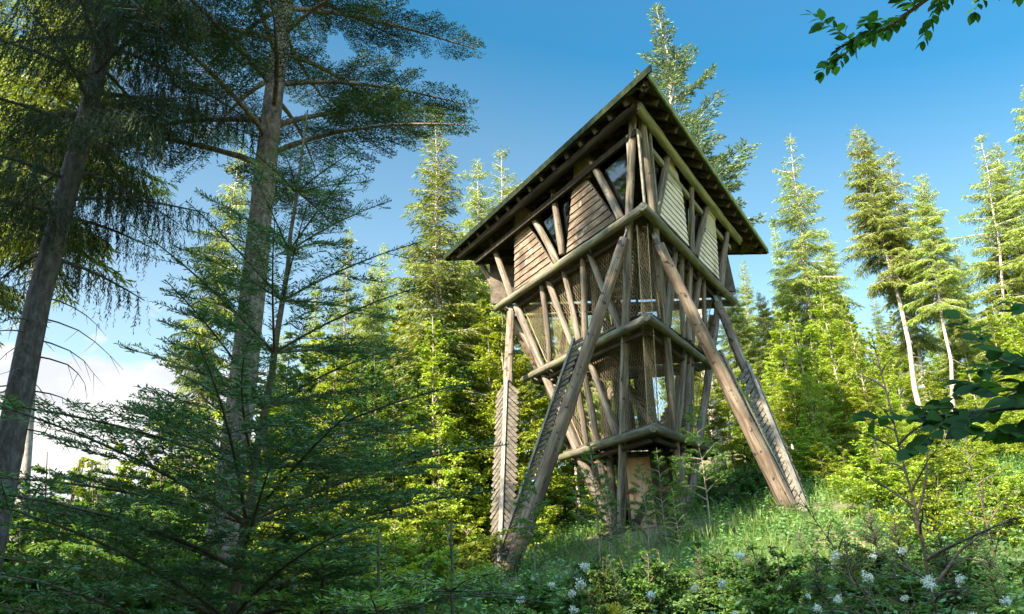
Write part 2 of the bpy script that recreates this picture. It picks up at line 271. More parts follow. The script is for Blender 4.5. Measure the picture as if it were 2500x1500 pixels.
# ---------------------------------------------------------------- lookout tower: a triangle in plan, wider towards the top
CX, CY = 3.235, 21.0
TC = np.array([CX, CY, 0.])
ZB = 1.55
tower = empty('lookout_tower', (CX, CY, ZB), label='tall triangular timber lookout tower on splayed log legs under a wide dark mossy roof', cat='tower')
TO = np.array([CX, CY, ZB])
def Rz(z): return 1.85+.356*(z-1.5)
class Face:
    def __init__(s, ang, off=0.):
        a = math.radians(ang); nh = np.array([math.cos(a), math.sin(a), 0]); k = .356/2
        s.e = np.array([-math.sin(a), math.cos(a), 0])            # along the edge
        s.t = nh*k+np.array([0, 0, 1.]); s.t /= np.linalg.norm(s.t); s.n = nh-np.array([0, 0, k]); s.n /= np.linalg.norm(s.n)
        s.nh = nh; s.off = off; s.O = TC+nh*(Rz(ZB)/2)+np.array([0, 0, ZB])
    def px(s, x, y, off=0.): return on_plane(x, y, s.O+s.n*off, s.n)
    def uw(s, P): d = P-s.O; return np.array([np.dot(d, s.e), np.dot(d, s.t)])
    def at(s, u, w, off=0.): return s.O+s.e*u+s.t*w+s.n*off
    def uwz(s, u, z): return s.O+s.e*u+s.t*((z-ZB)/s.t[2])
    def half(s, z): return Rz(z)*math.sqrt(3)/2
FL, FR, FB = Face(-150), Face(-30), Face(90)
rng = random.Random(5)
def place_local(me, name, P, Q, mat, parent=tower, ref=None):
    """mesh drawn along local +Z from P to Q"""
    P = np.asarray(P, float); Q = np.asarray(Q, float); z = (Q-P)/np.linalg.norm(Q-P)
    r = np.array([0.3, .5, .8]) if ref is None else np.asarray(ref, float); x = r-z*np.dot(r, z); x /= np.linalg.norm(x); y = np.cross(z, x)
    o = link(name, me, mat, parent); off = P-TO
    o.matrix_local = Matrix(((x[0], y[0], z[0], off[0]), (x[1], y[1], z[1], off[1]), (x[2], y[2], z[2], off[2]), (0, 0, 0, 1)))
    return o
def log(name, P, Q, r0, r1=None, mat=log_mat, parent=tower, bow=.02, n=14):
    r1 = r0 if r1 is None else r1; Lg = float(np.linalg.norm(np.asarray(Q)-np.asarray(P))); seg = max(4, int(Lg/.35))
    b = MB(); ph = rng.uniform(0, 6); pts = []; rad = []
    for i in range(seg+1):
        s = i/seg; k = bow*math.sin(s*math.pi*1.0)*Lg/6
        pts.append((k*math.cos(ph)+rng.uniform(-.006, .006), k*math.sin(ph)+rng.uniform(-.006, .006), Lg*s)); rad.append((r0+(r1-r0)*s)*(1+rng.uniform(-.05, .05)))
    e = .02; pts = [pts[0]]+[(pts[0][0], pts[0][1], e)]+pts[1:-1]+[(pts[-1][0], pts[-1][1], Lg-e), pts[-1]]
    rad = [rad[0]*.88]+rad[:1]+rad[1:-1]+[rad[-1], rad[-1]*.88]
    b.tube(pts, rad, n, True, .03, rng)
    me = b.mesh(name, True)
    for pgn in me.polygons:
        if len(pgn.vertices) > 4: pgn.use_smooth = False
    return place_local(me, name, P, Q, mat, parent)

# --- level triangles (the three corners as seen)
def ring(a, b, c, o):
    n0 = (FL.px(*a, o)+FR.px(*a, o))/2; return [n0, FL.px(*b, o), FR.px(*c, o)]
L1 = ring((1572, 508), (1211, 754), (1792, 738), .17)
L2 = ring((1583, 777), (1278, 927), (1735, 893), .19)
L3 = ring((1600, 1046), (1368, 1118), (1747, 1106), .19)
def unit(v): return v/np.linalg.norm(v)
for T, r, z in ((L1, .12, 8.66), (L2, .105, 6.1), (L3, .11, 3.65)):
    for a, b in ((0, 1), (0, 2), (1, 2)):
        d = unit(T[b]-T[a]); e0 = .10 if (a, b) == (0, 2) else -.04
        if (a, b) == (1, 2): e0 = -.3
        zz = np.array([0, 0, -.02 if a == 1 else 0])
        log('floor_beam', T[a]-d*e0+zz, T[b]+d*(0 if b else 0)+zz, r, r*.92, beam_mat)
    # second, inner carrying beam set lower and back, and the plank deck
    cen = (T[0]+T[1]+T[2])/3; inn = [p+(cen-p)*.13-np.array([0, 0, .2]) for p in T]
    for a, b in ((0, 1), (0, 2), (1, 2)): 
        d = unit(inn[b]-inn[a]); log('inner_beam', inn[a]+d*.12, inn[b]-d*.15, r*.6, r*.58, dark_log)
    dk = MB(); up = np.array([0, 0, r+.012]); tri = [p+(cen-p)*.035 for p in T]
    far = (tri[1]+tri[2])/2; dr = unit(far-tri[0]); LL = np.linalg.norm(far-tri[0]); npl = int(LL/.16)
    for i in range(npl):
        f0 = i/npl; f1 = (i+.93)/npl
        A0, B0, A1, B1 = [tri[0]+(tri[k]-tri[0])*f for f in (f0, f1) for k in (1, 2)]
        lo = up; P = [A0, B0, B1, A1]
        if i == 0: P = [tri[0]+np.array([0, 0, 0]), B1, A1]
        dk.prism([p+lo-TO for p in P][::-1], (0, 0, .045))
    dk.build('deck', board_mat, tower)

# --- wall logs traced on the three leaning faces.  ((x0,y0),(x1,y1), radius)
NL, NRt = ((1546, 262), (1517, 1296)), ((1562, 262), (1662, 1256))
lm = [(NL[0], NL[1], .105), ((1260, 745), (1500, 1300), .125),
      ((1436, 380), (1516, 536), .10), ((1350, 464), (1374, 622), .10), ((1286, 505), (1362, 644), .10), ((1198, 585), (1249, 726), .10),
      ((1436, 612), (1516, 806), .085), ((1423, 630), (1428, 838), .09), ((1376, 660), (1416, 846), .085), ((1339, 685), (1404, 860), .09), ((1324, 696), (1343, 890), .085),
      ((1440, 885), (1508, 1068), .09), ((1425, 905), (1458, 1078), .085), ((1405, 925), (1432, 1086), .085), ((1342, 900), (1352, 930), .08),
      ((1455, 1092), (1505, 1292), .095)]
rm = [(NRt[0], NRt[1], .095), ((1757, 712), (1676, 1258), .115),
      ((1631, 368), (1601, 532), .095), ((1727, 500), (1697, 628), .095), ((1775, 568), (1760, 700), .10), ((1687, 445), (1690, 618), .075),
      ((1649, 606), (1629, 798), .09), ((1663, 622), (1669, 825), .075), ((1685, 640), (1683, 832), .08), ((1709, 662), (1689, 842), .08), ((1718, 672), (1722, 862), .065),
      ((1672, 856), (1651, 1062), .09), ((1682, 862), (1675, 1066), .08), ((1690, 868), (1684, 1070), .065),
      ((1667, 1078), (1664, 1254), .09)]
back = []
for F, ms_ in ((FL, lm), (FR, rm)):
    for (a, b, r) in ms_:
        P, Q = F.px(*a), F.px(*b)
        if min(P[2], Q[2]) < 2.0:
            gz = h(min(P, Q, key=lambda k: k[2])[0], min(P, Q, key=lambda k: k[2])[1])-.15
            lo, hi = (P, Q) if P[2] < Q[2] else (Q, P); d = unit(lo-hi); lo = lo+d*max(0, (lo[2]-gz)/max(.2, -d[2])); P, Q = lo, hi
        elif P[2] > Q[2]: P, Q = Q, P
        t1, t2 = (1.12, .86) if rng.random() < .6 else (.9, 1.08)
        log('wall_log', P, Q, r*t1, r*t2, bow=.05)
        if F is FL: back.append((F.uw(P), F.uw(Q), r))
for a, b, r in back:
    P, Q = FB.at(*a), FB.at(*b)
    log('wall_log', P, Q, r*1.02, r*.93)
for F, pts in ((FR, [((1553, 330), (1568, 496), .05), ((1579, 300), (1600, 520), .045)]), (FL, [((1536, 330), (1546, 500), .04)])):
    for a, b, w in pts:
        m_ = MB(); m_.bar(F.px(*b)-TO+F.n*.06, F.px(*a)-TO+F.n*.06, w*1.6, w, F.n); m_.build('corner_post', rail_mat, tower)

# --- roof
RC = [atZ(1577, 182, 10.93), atZ(1086, 631, 10.93), atZ(1873, 615, 10.93)]
PLT = [atZ(1556, 262, 10.70), atZ(1125, 625, 10.75), atZ(1805, 588, 10.75)]
PLT[0][2] = 10.75
rc = (RC[0]+RC[1]+RC[2])/3; APEX = rc+np.array([0, 0, 1.9])
for a, b in ((0, 1), (0, 2), (1, 2)):
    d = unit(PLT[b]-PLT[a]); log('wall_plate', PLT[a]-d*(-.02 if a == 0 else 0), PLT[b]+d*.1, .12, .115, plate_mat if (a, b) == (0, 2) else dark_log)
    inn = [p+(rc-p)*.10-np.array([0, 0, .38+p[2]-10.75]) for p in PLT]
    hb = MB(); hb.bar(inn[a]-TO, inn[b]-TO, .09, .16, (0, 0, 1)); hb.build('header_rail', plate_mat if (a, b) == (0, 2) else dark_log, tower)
for a, b in ((0, 1), (0, 2), (1, 2)):
    A, B = RC[a], RC[b]; mid = (A+B)/2; inw = rc-mid; inw[2] = 0; inw = unit(inw); e = unit(B-A); Lg = np.linalg.norm(B-A)
    nrm = unit(np.cross(B-A, APEX-A)); nrm = nrm if nrm[2] > 0 else -nrm
    sh = MB(); sh.prism([A-TO, B-TO, APEX-TO] if np.cross(B-A, APEX-A)[2] > 0 else [B-TO, A-TO, APEX-TO], nrm*.05); sh.build('roof_slope', roof_mat, tower)
    # soffit boards parallel to the eave
    sf = MB(); K = 26
    for i in range(K):
        f0 = i/K+.002; f1 = (i+.94)/K
        q = [A+(APEX-A)*f0, B+(APEX-B)*f0, B+(APEX-B)*f1, A+(APEX-A)*f1]
        if np.cross(q[1]-q[0], q[2]-q[1])[2] < 0: q = q[::-1]
        sf.prism([p-TO-nrm*.035 for p in q], nrm*.025)
    sf.build('soffit', board_mat, tower)
    # rafters run square to the eave up to the hips
    nr = 17
    for i in range(nr):
        s = (i+.5)/nr*Lg; P = A+e*s
        along = min(s, Lg-s)
        run = along*math.tan(math.radians(30))*.98
        run = min(run, 1.9)
        if run < .25: run = .25
        slope = (APEX[2]-rc[2])/np.linalg.norm((rc-mid)[:2])
        P0 = P+inw*.05-nrm*.125; Q0 = P+inw*run+np.array([0, 0, slope*run])-nrm*.125
        rb = MB(); rb.bar(P0-TO, Q0-TO, .11, .17, nrm); rb.build('rafter', rafter_mat, tower)
    # fascia in board lengths
    fb = MB(); nf = 22 if (a, b) != (1, 2) else 14
    for i in range(nf):
        s0 = Lg*i/nf+.004; s1 = Lg*(i+1)/nf-.004
        if (a, b) == (0, 1) and i == 0: s0 = -.22
        w = inw*.03
        fb.bar(A+e*s0-w-TO+np.array([0, 0, .01]), A+e*s1-w-TO+np.array([0, 0, .01]), .045, .17, (0, 0, 1))
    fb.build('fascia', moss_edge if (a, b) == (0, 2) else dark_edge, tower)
    hp = MB(); hp.bar(A+(APEX-A)*.02-TO-np.array([0, 0, .13]), APEX-TO-np.array([0, 0, .13]), .12, .2, (0, 0, 1)); hp.build('hip_rafter', rafter_mat, tower) if (a, b) != (1, 2) else None

# --- board panels and glass between the cabin logs
def clip(poly, w, keep_above):
    out = []
    for i in range(len(poly)):
        p, q = poly[i], poly[(i+1) % len(poly)]; a, b = (p[1]-w), (q[1]-w)
        if not keep_above: a, b = -a, -b
        if a >= 0: out.append(p)
        if a*b < 0: f = a/(a-b); out.append(p+(q-p)*f)
    return out
def panel(F, uws, mat, row=.19, off=-.03, name='siding_panel'):
    poly = [np.array(u, float) for u in uws]
    A = sum(poly[i][0]*poly[(i+1) % len(poly)][1]-poly[(i+1) % len(poly)][0]*poly[i][1] for i in range(len(poly)))
    if A < 0: poly = poly[::-1]
    lo, hi = min(p[1] for p in poly), max(p[1] for p in poly); b = MB(); w = lo
    while w < hi:
        c_ = clip(clip(poly, w+.006, True), w+row-.006, False)
        if len(c_) > 2:
            inner = [F.at(p[0], p[1], off)-TO for p in c_]
            outer = [F.at(p[0], p[1], off+.018+.03*(1-(p[1]-w)/row))-TO for p in c_]
            k = len(b.v); m_ = len(inner); b.v += inner+outer
            b.f.append(tuple(k+i for i in range(m_))[::-1]); b.f.append(tuple(k+m_+i for i in range(m_)))
            for i in range(m_): j = (i+1) % m_; b.f.append((k+i, k+j, k+m_+j, k+m_+i))
        w += row
    bk = MB(); bk.prism([F.at(p[0], p[1], off-.03)-TO for p in poly], F.n*.02)
    o = b.build(name, mat, tower); bo = bk.build('backing_board', board_mat, o); return o
def pxpoly(F, pts): return [F.uw(F.px(*p)) for p in pts]
pA = pxpoly(FL, [(1398, 450), (1434, 440), (1503, 538), (1383, 618)])
pB = pxpoly(FL, [(1256, 572), (1286, 545), (1352, 652), (1256, 708)])
pAt = pxpoly(FL, [(1400, 400), (1432, 372), (1440, 432), (1398, 452)])
pBt = pxpoly(FL, [(1256, 520), (1286, 494), (1296, 540), (1256, 568)])
pC = pxpoly(FR, [(1630, 440), (1666, 470), (1682, 602), (1611, 526)])
pD = pxpoly(FR, [(1724, 560), (1750, 588), (1756, 682), (1703, 630)])
pCt = pxpoly(FR, [(1634, 375), (1657, 425), (1665, 468), (1630, 438)])
pDt = pxpoly(FR, [(1731, 505), (1747, 522), (1750, 586), (1724, 558)])
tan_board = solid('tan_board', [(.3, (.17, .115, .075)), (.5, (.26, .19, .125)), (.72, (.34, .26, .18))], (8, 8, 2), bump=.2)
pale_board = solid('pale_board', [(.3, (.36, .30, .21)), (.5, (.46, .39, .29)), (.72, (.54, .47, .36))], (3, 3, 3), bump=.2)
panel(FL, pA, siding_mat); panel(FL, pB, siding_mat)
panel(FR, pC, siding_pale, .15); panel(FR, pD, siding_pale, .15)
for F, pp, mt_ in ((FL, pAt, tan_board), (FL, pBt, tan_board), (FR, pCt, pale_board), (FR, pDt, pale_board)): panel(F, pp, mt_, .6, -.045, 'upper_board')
wz = lambda z: (z-ZB)/FB.t[2]
for u0, u1, z0, z1 in ((-3.9, -.3, 8.85, 10.6), (.9, 3.9, 8.85, 10.6), (-.3, .9, 8.85, 9.5)): panel(FB, [(u0, wz(z0)), (u1, wz(z0)), (u1, wz(z1)), (u0, wz(z1))], siding_mat, off=-.2)
def pane(F, uws):
    b = MB(); b.prism([F.at(*u, -.10)-TO for u in uws], F.n*.012); b.build('window_pane', glass_m, tower)
pane(FL, pxpoly(FL, [(1452, 400), (1534, 332), (1530, 506), (1518, 522)]))
pane(FL, pxpoly(FL, [(1300, 506), (1384, 440), (1380, 612), (1366, 622)]))
pane(FR, pxpoly(FR, [(1584, 330), (1624, 380), (1600, 505), (1594, 505)]))
pane(FR, pxpoly(FR, [(1664, 430), (1720, 500), (1698, 604), (1690, 600)]))
# interior partition and table seen dark through the openings
ib = MB()
for k in range(3):
    a = math.radians(-90+120*k); cn = TC+np.array([math.cos(a), math.sin(a), 0])*1.0
    a2 = a+math.radians(120); c2 = TC+np.array([math.cos(a2), math.sin(a2), 0])*1.0
    for z0 in (8.85,):
        b0 = cn+np.array([0, 0, z0])-TO; b1 = c2+np.array([0, 0, z0])-TO
        ib.prism([b0, b1, b1+np.array([0, 0, 1.0]), b0+np.array([0, 0, 1.0])], unit(np.cross(b1-b0, (0, 0, 1)))*.04)
ib.build('inner_partition', board_mat, tower)

# --- netting on the faces between the lowest and the upper deck
def net(F, z0, z1, far, off=-.16, sp=.10, r=.0042):
    """diagonal strands between the near corner and the leaning corner log (far = its two ends in face coordinates)"""
    w0, w1 = (z0-ZB)/F.t[2], (z1-ZB)/F.t[2]; b = MB(); h0, h1 = F.half(z0)-.02, F.half(z1)-.02
    lim = []
    for sgn_, fr_ in far:
        if fr_ is None: lim.append(lambda w, s_=sgn_: s_*(h0+(h1-h0)*(w-w0)/(w1-w0)))
        else: lim.append(lambda w, A=fr_[0], B=fr_[1]: A[0]+(B[0]-A[0])*(w-A[1])/(B[1]-A[1]))
    lo = lambda w: min(lim[0](w), lim[1](w)); hi = lambda w: max(lim[0](w), lim[1](w))
    for sgn in (1, -1):
        du, dw = .5*sgn, .866; c0 = -8.
        while c0 < 8:
            ts = [t_ for t_ in np.arange(0, (w1-w0)/dw, .1) if lo(w0+dw*t_) < c0+du*t_ < hi(w0+dw*t_)]
            if len(ts) > 1:
                jw = rng.uniform(-.012, .012); A, B = [F.at(c0+jw+du*q, w0+dw*q, off)-TO for q in (ts[0], ts[-1])]; Mid = (A+B)/2-F.n*.03
                b.tube([A, Mid, B], [r, r, r], 3, False)
            c0 += sp
    nn = b.build('net', net_mat, tower)
    for f_ in (lo, hi):
        rp = MB(); rp.tube([F.at(f_(w), w, off)-TO for w in np.linspace(w0, w1, 7)], [.013]*7, 5); rp.build('edge_rope', net_mat, nn)
def cline(F, a, b): return (F.uw(F.px(*a)), F.uw(F.px(*b)))
cL, cR = cline(FL, (1264, 745), (1500, 1300)), cline(FR, (1753, 712), (1676, 1258))
sL = -1 if cL[0][0] < 0 else 1; sR = -1 if cR[0][0] < 0 else 1
net(FL, 3.85, 8.3, ((sL, cL), (-sL, None))); net(FR, 3.85, 8.3, ((sR, cR), (-sR, None))); net(FB, 3.85, 8.3, ((sL, cL), (-sL, [np.array([-cL[0][0], cL[0][1]]), np.array([-cL[1][0], cL[1][1]])])))
for F in (FL, FR, FB):
    for za, zb in ((8.35, 8.35), (6.4, 6.4)):
        b = MB(); hh = F.half(za)-.03; hh = hh*.86; P = F.uwz(-hh, za)-F.n*.15-TO; Q = F.uwz(hh, za)-F.n*.15-TO; b.bar(P, Q, .05, .12, F.n); b.build('net_rail', rafter_mat, tower)

# --- core: inner posts, stair, little room with the door
for k in range(3):
    a = math.radians(-90+120*k+60); P = TC+np.array([math.cos(a), math.sin(a), 0])*1.05
    log('core_post', P+np.array([0, 0, 1.2]), P+np.array([0, 0, 8.6]), .10, .09, board_mat)
for (z0, z1, a0) in ((1.5, 3.8, 30), (3.9, 6.35, 150), (6.45, 8.7, 270)):
    a = math.radians(a0); d = np.array([math.cos(a), math.sin(a), 0]); s_ = np.array([-d[1], d[0], 0])
    P = TC-d*.75+np.array([0, 0, z0]); Q = TC+d*.75+np.array([0, 0, z1]); b = MB()
    for sg in (-1, 1): b.bar(P+s_*.35*sg-TO, Q+s_*.35*sg-TO, .05, .16, (0, 0, 1))
    st = b.build('stair', rafter_mat, tower); tb = MB()
    for i in range(11):
        f = (i+.5)/11; Cc = P+(Q-P)*f-TO; tb.bar(Cc-s_*.32, Cc+s_*.32, .18, .03, (0, 0, 1))
    tb.build('stair_treads', red_mat, st)
# dark boarded core walls on the medial triangle, the door in the one facing the path
mids = [F.uwz(0, ZB)-F.nh*.12 for F in (FL, FR, FB)]
def wall(P, Q, z0, z1, name, mat, th=.05):
    b = MB(); P = P.copy(); Q = Q.copy(); P[2] = Q[2] = 0; e = unit(Q-P); L_ = np.linalg.norm(Q-P); k = int(L_/.14); nn = np.array([-e[1], e[0], 0])
    for i in range(k):
        a, c = P+e*L_*i/k, P+e*(L_*(i+.93)/k)
        b.bar((a+c)/2+np.array([0, 0, z0])-TO, (a+c)/2+np.array([0, 0, z1])-TO, L_/k*.93, th, nn)
    return b.build(name, mat, tower)
wall(mids[1], mids[2], 1.2, 3.5, 'core_wall', board_mat); wall(mids[2], mids[0], 1.2, 3.5, 'core_wall', board_mat)
for q_ in ((mids[1], mids[2]), (mids[2], mids[0])):
    wall(q_[0]*.75+q_[1]*.25, q_[0]*.2+q_[1]*.8, 3.9, 5.95, 'stair_screen', board_mat)
    wall(q_[0], q_[1], 6.35, 7.3, 'stair_screen', board_mat)
DY = mids[0][1]
def dpt(x, y, dy=0): return atY(x, y, DY+dy)
d0, d1 = dpt(1541, 1300), dpt(1608, 1296); dx0, dx1 = d0[0], d1[0]; dz0 = 1.50; dz1 = dpt(1545, 1118)[2]
b = MB(); b.bar(np.array([(dx0+dx1)/2, DY-.02, dz0])-TO, np.array([(dx0+dx1)/2, DY-.02, dz1])-TO, dx1-dx0-.08, .04, (0, 1, 0)); door = b.build('door', door_mat, tower)
b = MB()
for xx in (dx0, dx1): b.bar(np.array([xx, DY, dz0-.1])-TO, np.array([xx, DY, dz1+.06])-TO, .07, .09, (0, 1, 0))
b.bar(np.array([dx0+.035, DY, dz1+.045])-TO, np.array([dx1-.035, DY, dz1+.045])-TO, .09, .08, (0, 0, 1)); b.build('door_frame', rafter_mat, tower)
b = MB(); hx = dx0+.13; b.bar(np.array([hx, DY-.05, 2.45])-TO, np.array([hx, DY-.05, 2.62])-TO, .05, .02, (0, 1, 0)); b.bar(np.array([hx-.01, DY-.09, 2.56])-TO, np.array([hx+.11, DY-.09, 2.56])-TO, .025, .025, (0, 0, 1)); b.tube([np.array([hx, DY-.06, 2.56])-TO, np.array([hx, DY-.10, 2.56])-TO], [.012, .012], 8); b.build('handle', metal_mat, door)
b = MB(); b.bar(np.array([hx+.02, DY-.05, 2.28])-TO, np.array([hx+.02, DY-.05, 2.36])-TO, .035, .025, (0, 1, 0)); b.build('lock', metal_mat, door)
for xa, xb, nm in ((mids[0][0]+.05, dx0-.04, 'core_wall'), (dx1+.04, mids[1][0]-.05, 'core_wall')):
    wall(np.array([xa, DY+.03, 0]), np.array([xb, DY+.03, 0]), 1.2, 3.5, nm, board_mat)
wall(np.array([dx0+.0, DY+.04, 0]), np.array([dx1, DY+.04, 0]), dz1+.09, 3.5, 'core_wall', board_mat)
b = MB(); b.bar(FL.px(1528, 1202)-TO+np.array([0, .2, 0]), dpt(1548, 1200)-TO, .03, .09, (0, 0, 1)); b.build('cross_rail', red_mat, tower); b = MB(); b.bar(dpt(1606, 1196)-TO, FR.px(1640, 1190)-TO, .03, .09, (0, 0, 1)); b.build('cross_rail', red_mat, tower)
pa, pb = FL.px(1452, 1120, -.25), FL.px(1485, 1200, -.25); b = MB(); b.bar(pa-TO, pb-TO, .13, .05, FL.n); b.build('brace_plank', red_mat, tower)

# --- splayed legs: two logs meet at each of three feet; slatted covers ride on their outer side
footL = atY(1246, 1388, 18.9); footL2 = atY(1226, 1372, 19.05); footR = atY(1932, 1250, 18.9); footR2 = atY(1972, 1290, 18.75)
footB = TC+np.array([0, 4.3, 0]); footB[2] = h(*footB[:2])-.1
topNL = FL.px(1525, 582, .2); topLC = FL.px(1247, 762, .16); topNR = FR.px(1608, 597, .2); topRC = FR.px(1752, 740, .16)
bLC = FB.at(FB.half(8.2)-.5, (8.2-ZB)/FB.t[2], .15); bRC = FB.at(-FB.half(8.2)+.5, (8.2-ZB)/FB.t[2], .15)
def deeper(P, Q, dn=.35): d = unit(P-Q); return P+d*dn
legs = []
for P, Q, r0, r1, nm in ((footL, topNL, .205, .125, 'NL'), (footL2, topLC, .175, .12, 'LC'), (footR, topNR, .20, .13, 'NR'), (footR2, topRC, .16, .12, 'RC'),
                     (footB-np.array([.2, 0, 0]), bLC, .16, .12, 'B1'), (footB+np.array([.2, 0, 0]), bRC, .16, .12, 'B2')):
    legs.append((log('leg', deeper(P, Q), Q, r0, r1, strut_mat, bow=.03, n=18), P, Q, nm))
    d = unit(Q-P); cap = MB(); cap.bar(Q-d*.02-TO, Q+d*.3-TO, .03, .12, np.cross(d, (0, 0, 1))); cap.build('bracket', metal_mat, tower)
def slat_cover(P, Q, f1, outn, wL, wR, rail=True, sweep=.25, step=.15, foff=.17, start=.03, edge=False):
    d = unit(Q-P); L_ = np.linalg.norm(Q-P)*f1; on = outn-d*np.dot(outn, d); on = unit(on); sd_ = np.cross(d, on)
    b = MB(); k = int(L_/step)
    root = P+on*foff
    for i in range(k):
        s0 = .05+i*step
        for sg, w in ((1, wR), (-1, wL)):
            if w <= 0: continue
            A = root+d*(s0)+sd_*sg*start; B = root+d*(s0-(sweep*w*1.2))+sd_*sg*(start+w)-on*w*(0 if edge else .45)
            jj = rng.uniform(-.012, .012)
            b.bar(A-TO, B+d*jj-TO+sd_*sg*rng.uniform(-.015, .015), .095, .022, unit(on+d*.45))
    o = b.build('slat_cover', slat_mat, tower)
    if edge:
        sg = 1 if wR > 0 else -1; w = max(wL, wR); ro = root+sd_*sg*(start+w)-d*sweep*w*1.2; rb = MB(); rb.bar(ro+on*.02-TO, ro+on*.02+d*L_-TO, .05, .09, on); rb.build('rail', rail_mat, o)
    if rail:
        rb = MB(); rb.bar(root+on*.035-d*.1-TO, root+on*.035+d*(L_+.05)-TO, .10, .05, on); rb.build('rail', rail_mat, o)
    return o
nL, nR = FL.nh, FR.nh
slat_cover(footL2, topLC, .66, unit(nL*.45+np.array([0.1, -1, 0])*.9), .28, .28, sweep=1.0, step=.175)
slat_cover(footL, topNL, .70, unit(np.array([-.35, -.95, 0.])), .21, 0, rail=False, sweep=.9, step=.15, foff=.02, start=.16, edge=True)
slat_cover(footR2, topRC, .66, unit(nR*.5+np.array([0, -1, 0])*.8), .28, .28, sweep=1.0, step=.175)
slat_cover(footR, topNR, .60, unit(np.array([.75, -.65, 0])), 0, .17, rail=False, sweep=.6, step=.14, foff=.02, start=.17, edge=True)
for fb_, tb_ in ((footB-np.array([.2, 0, 0]), bLC), (footB+np.array([.2, 0, 0]), bRC)): slat_cover(fb_, tb_, .6, np.array([0, 1., 0]), .34, .34, sweep=1.0)

# ---------------------------------------------------------------- vegetation generators
def rh(base, d, side, L_, W_, mid=.45):
    L_ = np.asarray(L_)[:, None]; W_ = np.asarray(W_)[:, None]
    return np.stack([base, base+d*L_*mid+side*W_*.5, base+d*L_, base+d*L_*mid-side*W_*.5], 1)
def nrmz(a): return a/(np.linalg.norm(a, axis=-1, keepdims=True)+1e-9)
def conifer(seed, Ht, R, cb=.2, nwh=34, nb=6, e_top=35, e_bot=-8, droop=.28, up=.10, twsp=.16, twl=.42, spw=.07, spl=.30, spsp=.12, hang=.25, tr=.16, power=.8, gap=.12, sub=0, ragged=.25, minr=.12, dead=6):
    g = np.random.default_rng(seed); rr = random.Random(seed)
    tb = MB(); lean = [(g.normal(0, .006)*Ht, g.normal(0, .006)*Ht) for _ in range(8)]
    def ctr(z):
        f = np.clip(z/Ht, 0, 1)*7; i = np.minimum(f.astype(int) if hasattr(f, 'astype') else int(f), 6); fr = f-i; l = np.array(lean); l[0] = 0
        return l[i]*(1-fr)[..., None]+l[i+1]*fr[..., None]
    zz = np.linspace(0, Ht, 26); cc = ctr(zz)
    rad = tr*((1-zz/Ht)**.85)*.98+.008; rad[0] *= 1.35; rad[1] *= 1.06
    tb.tube([(cc[i][0], cc[i][1], zz[i]-(.3 if i == 0 else 0)) for i in range(26)], list(rad), 10, True, .04, rr)
    B = []
    tlist = np.sort(np.clip(cb+(1-cb)*np.linspace(0, .985, nwh)+g.normal(0, .004, nwh), cb, .99))
    for t_ in tlist:
        q = (t_-cb)/(1-cb); k = max(3, int(nb+g.integers(-1, 2)-(2 if q > .85 else 0))); a0 = g.uniform(0, 6.28)
        for j in range(k):
            if g.random() < gap: continue
            Lb = (R*((1-q)**power)*(.75+.25*min(1, q*6))+minr)*(1+g.normal(0, ragged*.6)-abs(g.normal(0, ragged*.3))); Lb = max(.12, Lb)
            B.append((t_*Ht+g.normal(0, .05), a0+j*6.283/k+g.normal(0, .18), Lb, math.radians(e_bot+(e_top-e_bot)*q**1.3+g.normal(0, 6)), q))
    for _ in range(dead):
        t_ = g.uniform(cb*.35, cb*1.05); B.append((t_*Ht, g.uniform(0, 6.28), g.uniform(.3, 1.3)*R*.35, math.radians(g.uniform(-35, 5)), -1))
    TP, TD, TL, TS = [], [], [], []     # twigs: base, dir, len
    for (z, az, Lb, el, q) in B:
        c2 = ctr(np.array([z]))[0]; base = np.array([c2[0], c2[1], z]); hd = np.array([math.cos(az), math.sin(az), 0]); sdv = np.array([-hd[1], hd[0], 0])
        def bp_(s):
            s = np.asarray(s, float)[..., None]
            return base+hd*(Lb*s*math.cos(el))+np.array([0, 0, 1.])*(Lb*(math.sin(el)*s-droop*s**2*(1 if q < .8 else .3)+up*s**3.2))+sdv*(Lb*.05*np.sin(s*4+az))
        m_ = 6; ss = np.linspace(0, 1, m_); pts = bp_(ss); r0 = min(.05, .012+.016*Lb)*(1 if q >= 0 else .6)
        tb.tube(list(pts), [r0*(1-.85*s)+.002 for s in ss], 4, False)
        if q < 0:
            for s in (.45, .7): tb.tube([bp_([s])[0], bp_([s])[0]+(hd*.4+sdv*g.choice([-1, 1])*.6+np.array([0, 0, -.5]))*Lb*.3], [.005, .002], 3, False)
            continue
        nt_ = max(3, int(Lb/twsp)); s = np.linspace(.12 if q > .3 else .22, 1, nt_)+g.normal(0, .01, nt_)
        for sg in (-1, 1):
            P = bp_(s); ang = np.radians(g.normal(52, 9, nt_))*sg
            d = hd*np.cos(ang)[:, None]+sdv*np.sin(ang)[:, None]; d[:, 2] += np.sin(el)*.5-hang*g.uniform(.3, 1.2, nt_)
            tl = (twl*Lb*(1-.75*s)*np.minimum(1, s*3+.2)+.08)*g.uniform(.7, 1.2, nt_)
            TP.append(P); TD.append(nrmz(d)); TL.append(tl); TS.append(s)
        TP.append(bp_([.9])); TD.append(nrmz((bp_([1.])-bp_([.85])))); TL.append(np.array([max(.12, Lb*.12)])); TS.append(np.array([1.]))
    TP = np.concatenate(TP); TD = np.concatenate(TD); TL = np.concatenate(TL)
    # sprays along twigs
    cnt = np.maximum(1, np.round(TL/spsp).astype(int)); idx = np.repeat(np.arange(len(TL)), cnt)
    k = np.concatenate([np.arange(c_) for c_ in cnt]); f = (k+g.uniform(0, 1, len(k)))/cnt[idx]
    bp0 = TP[idx]+TD[idx]*(TL[idx]*f)[:, None]; bp0[:, 2] -= hang*.35*TL[idx]*f**2
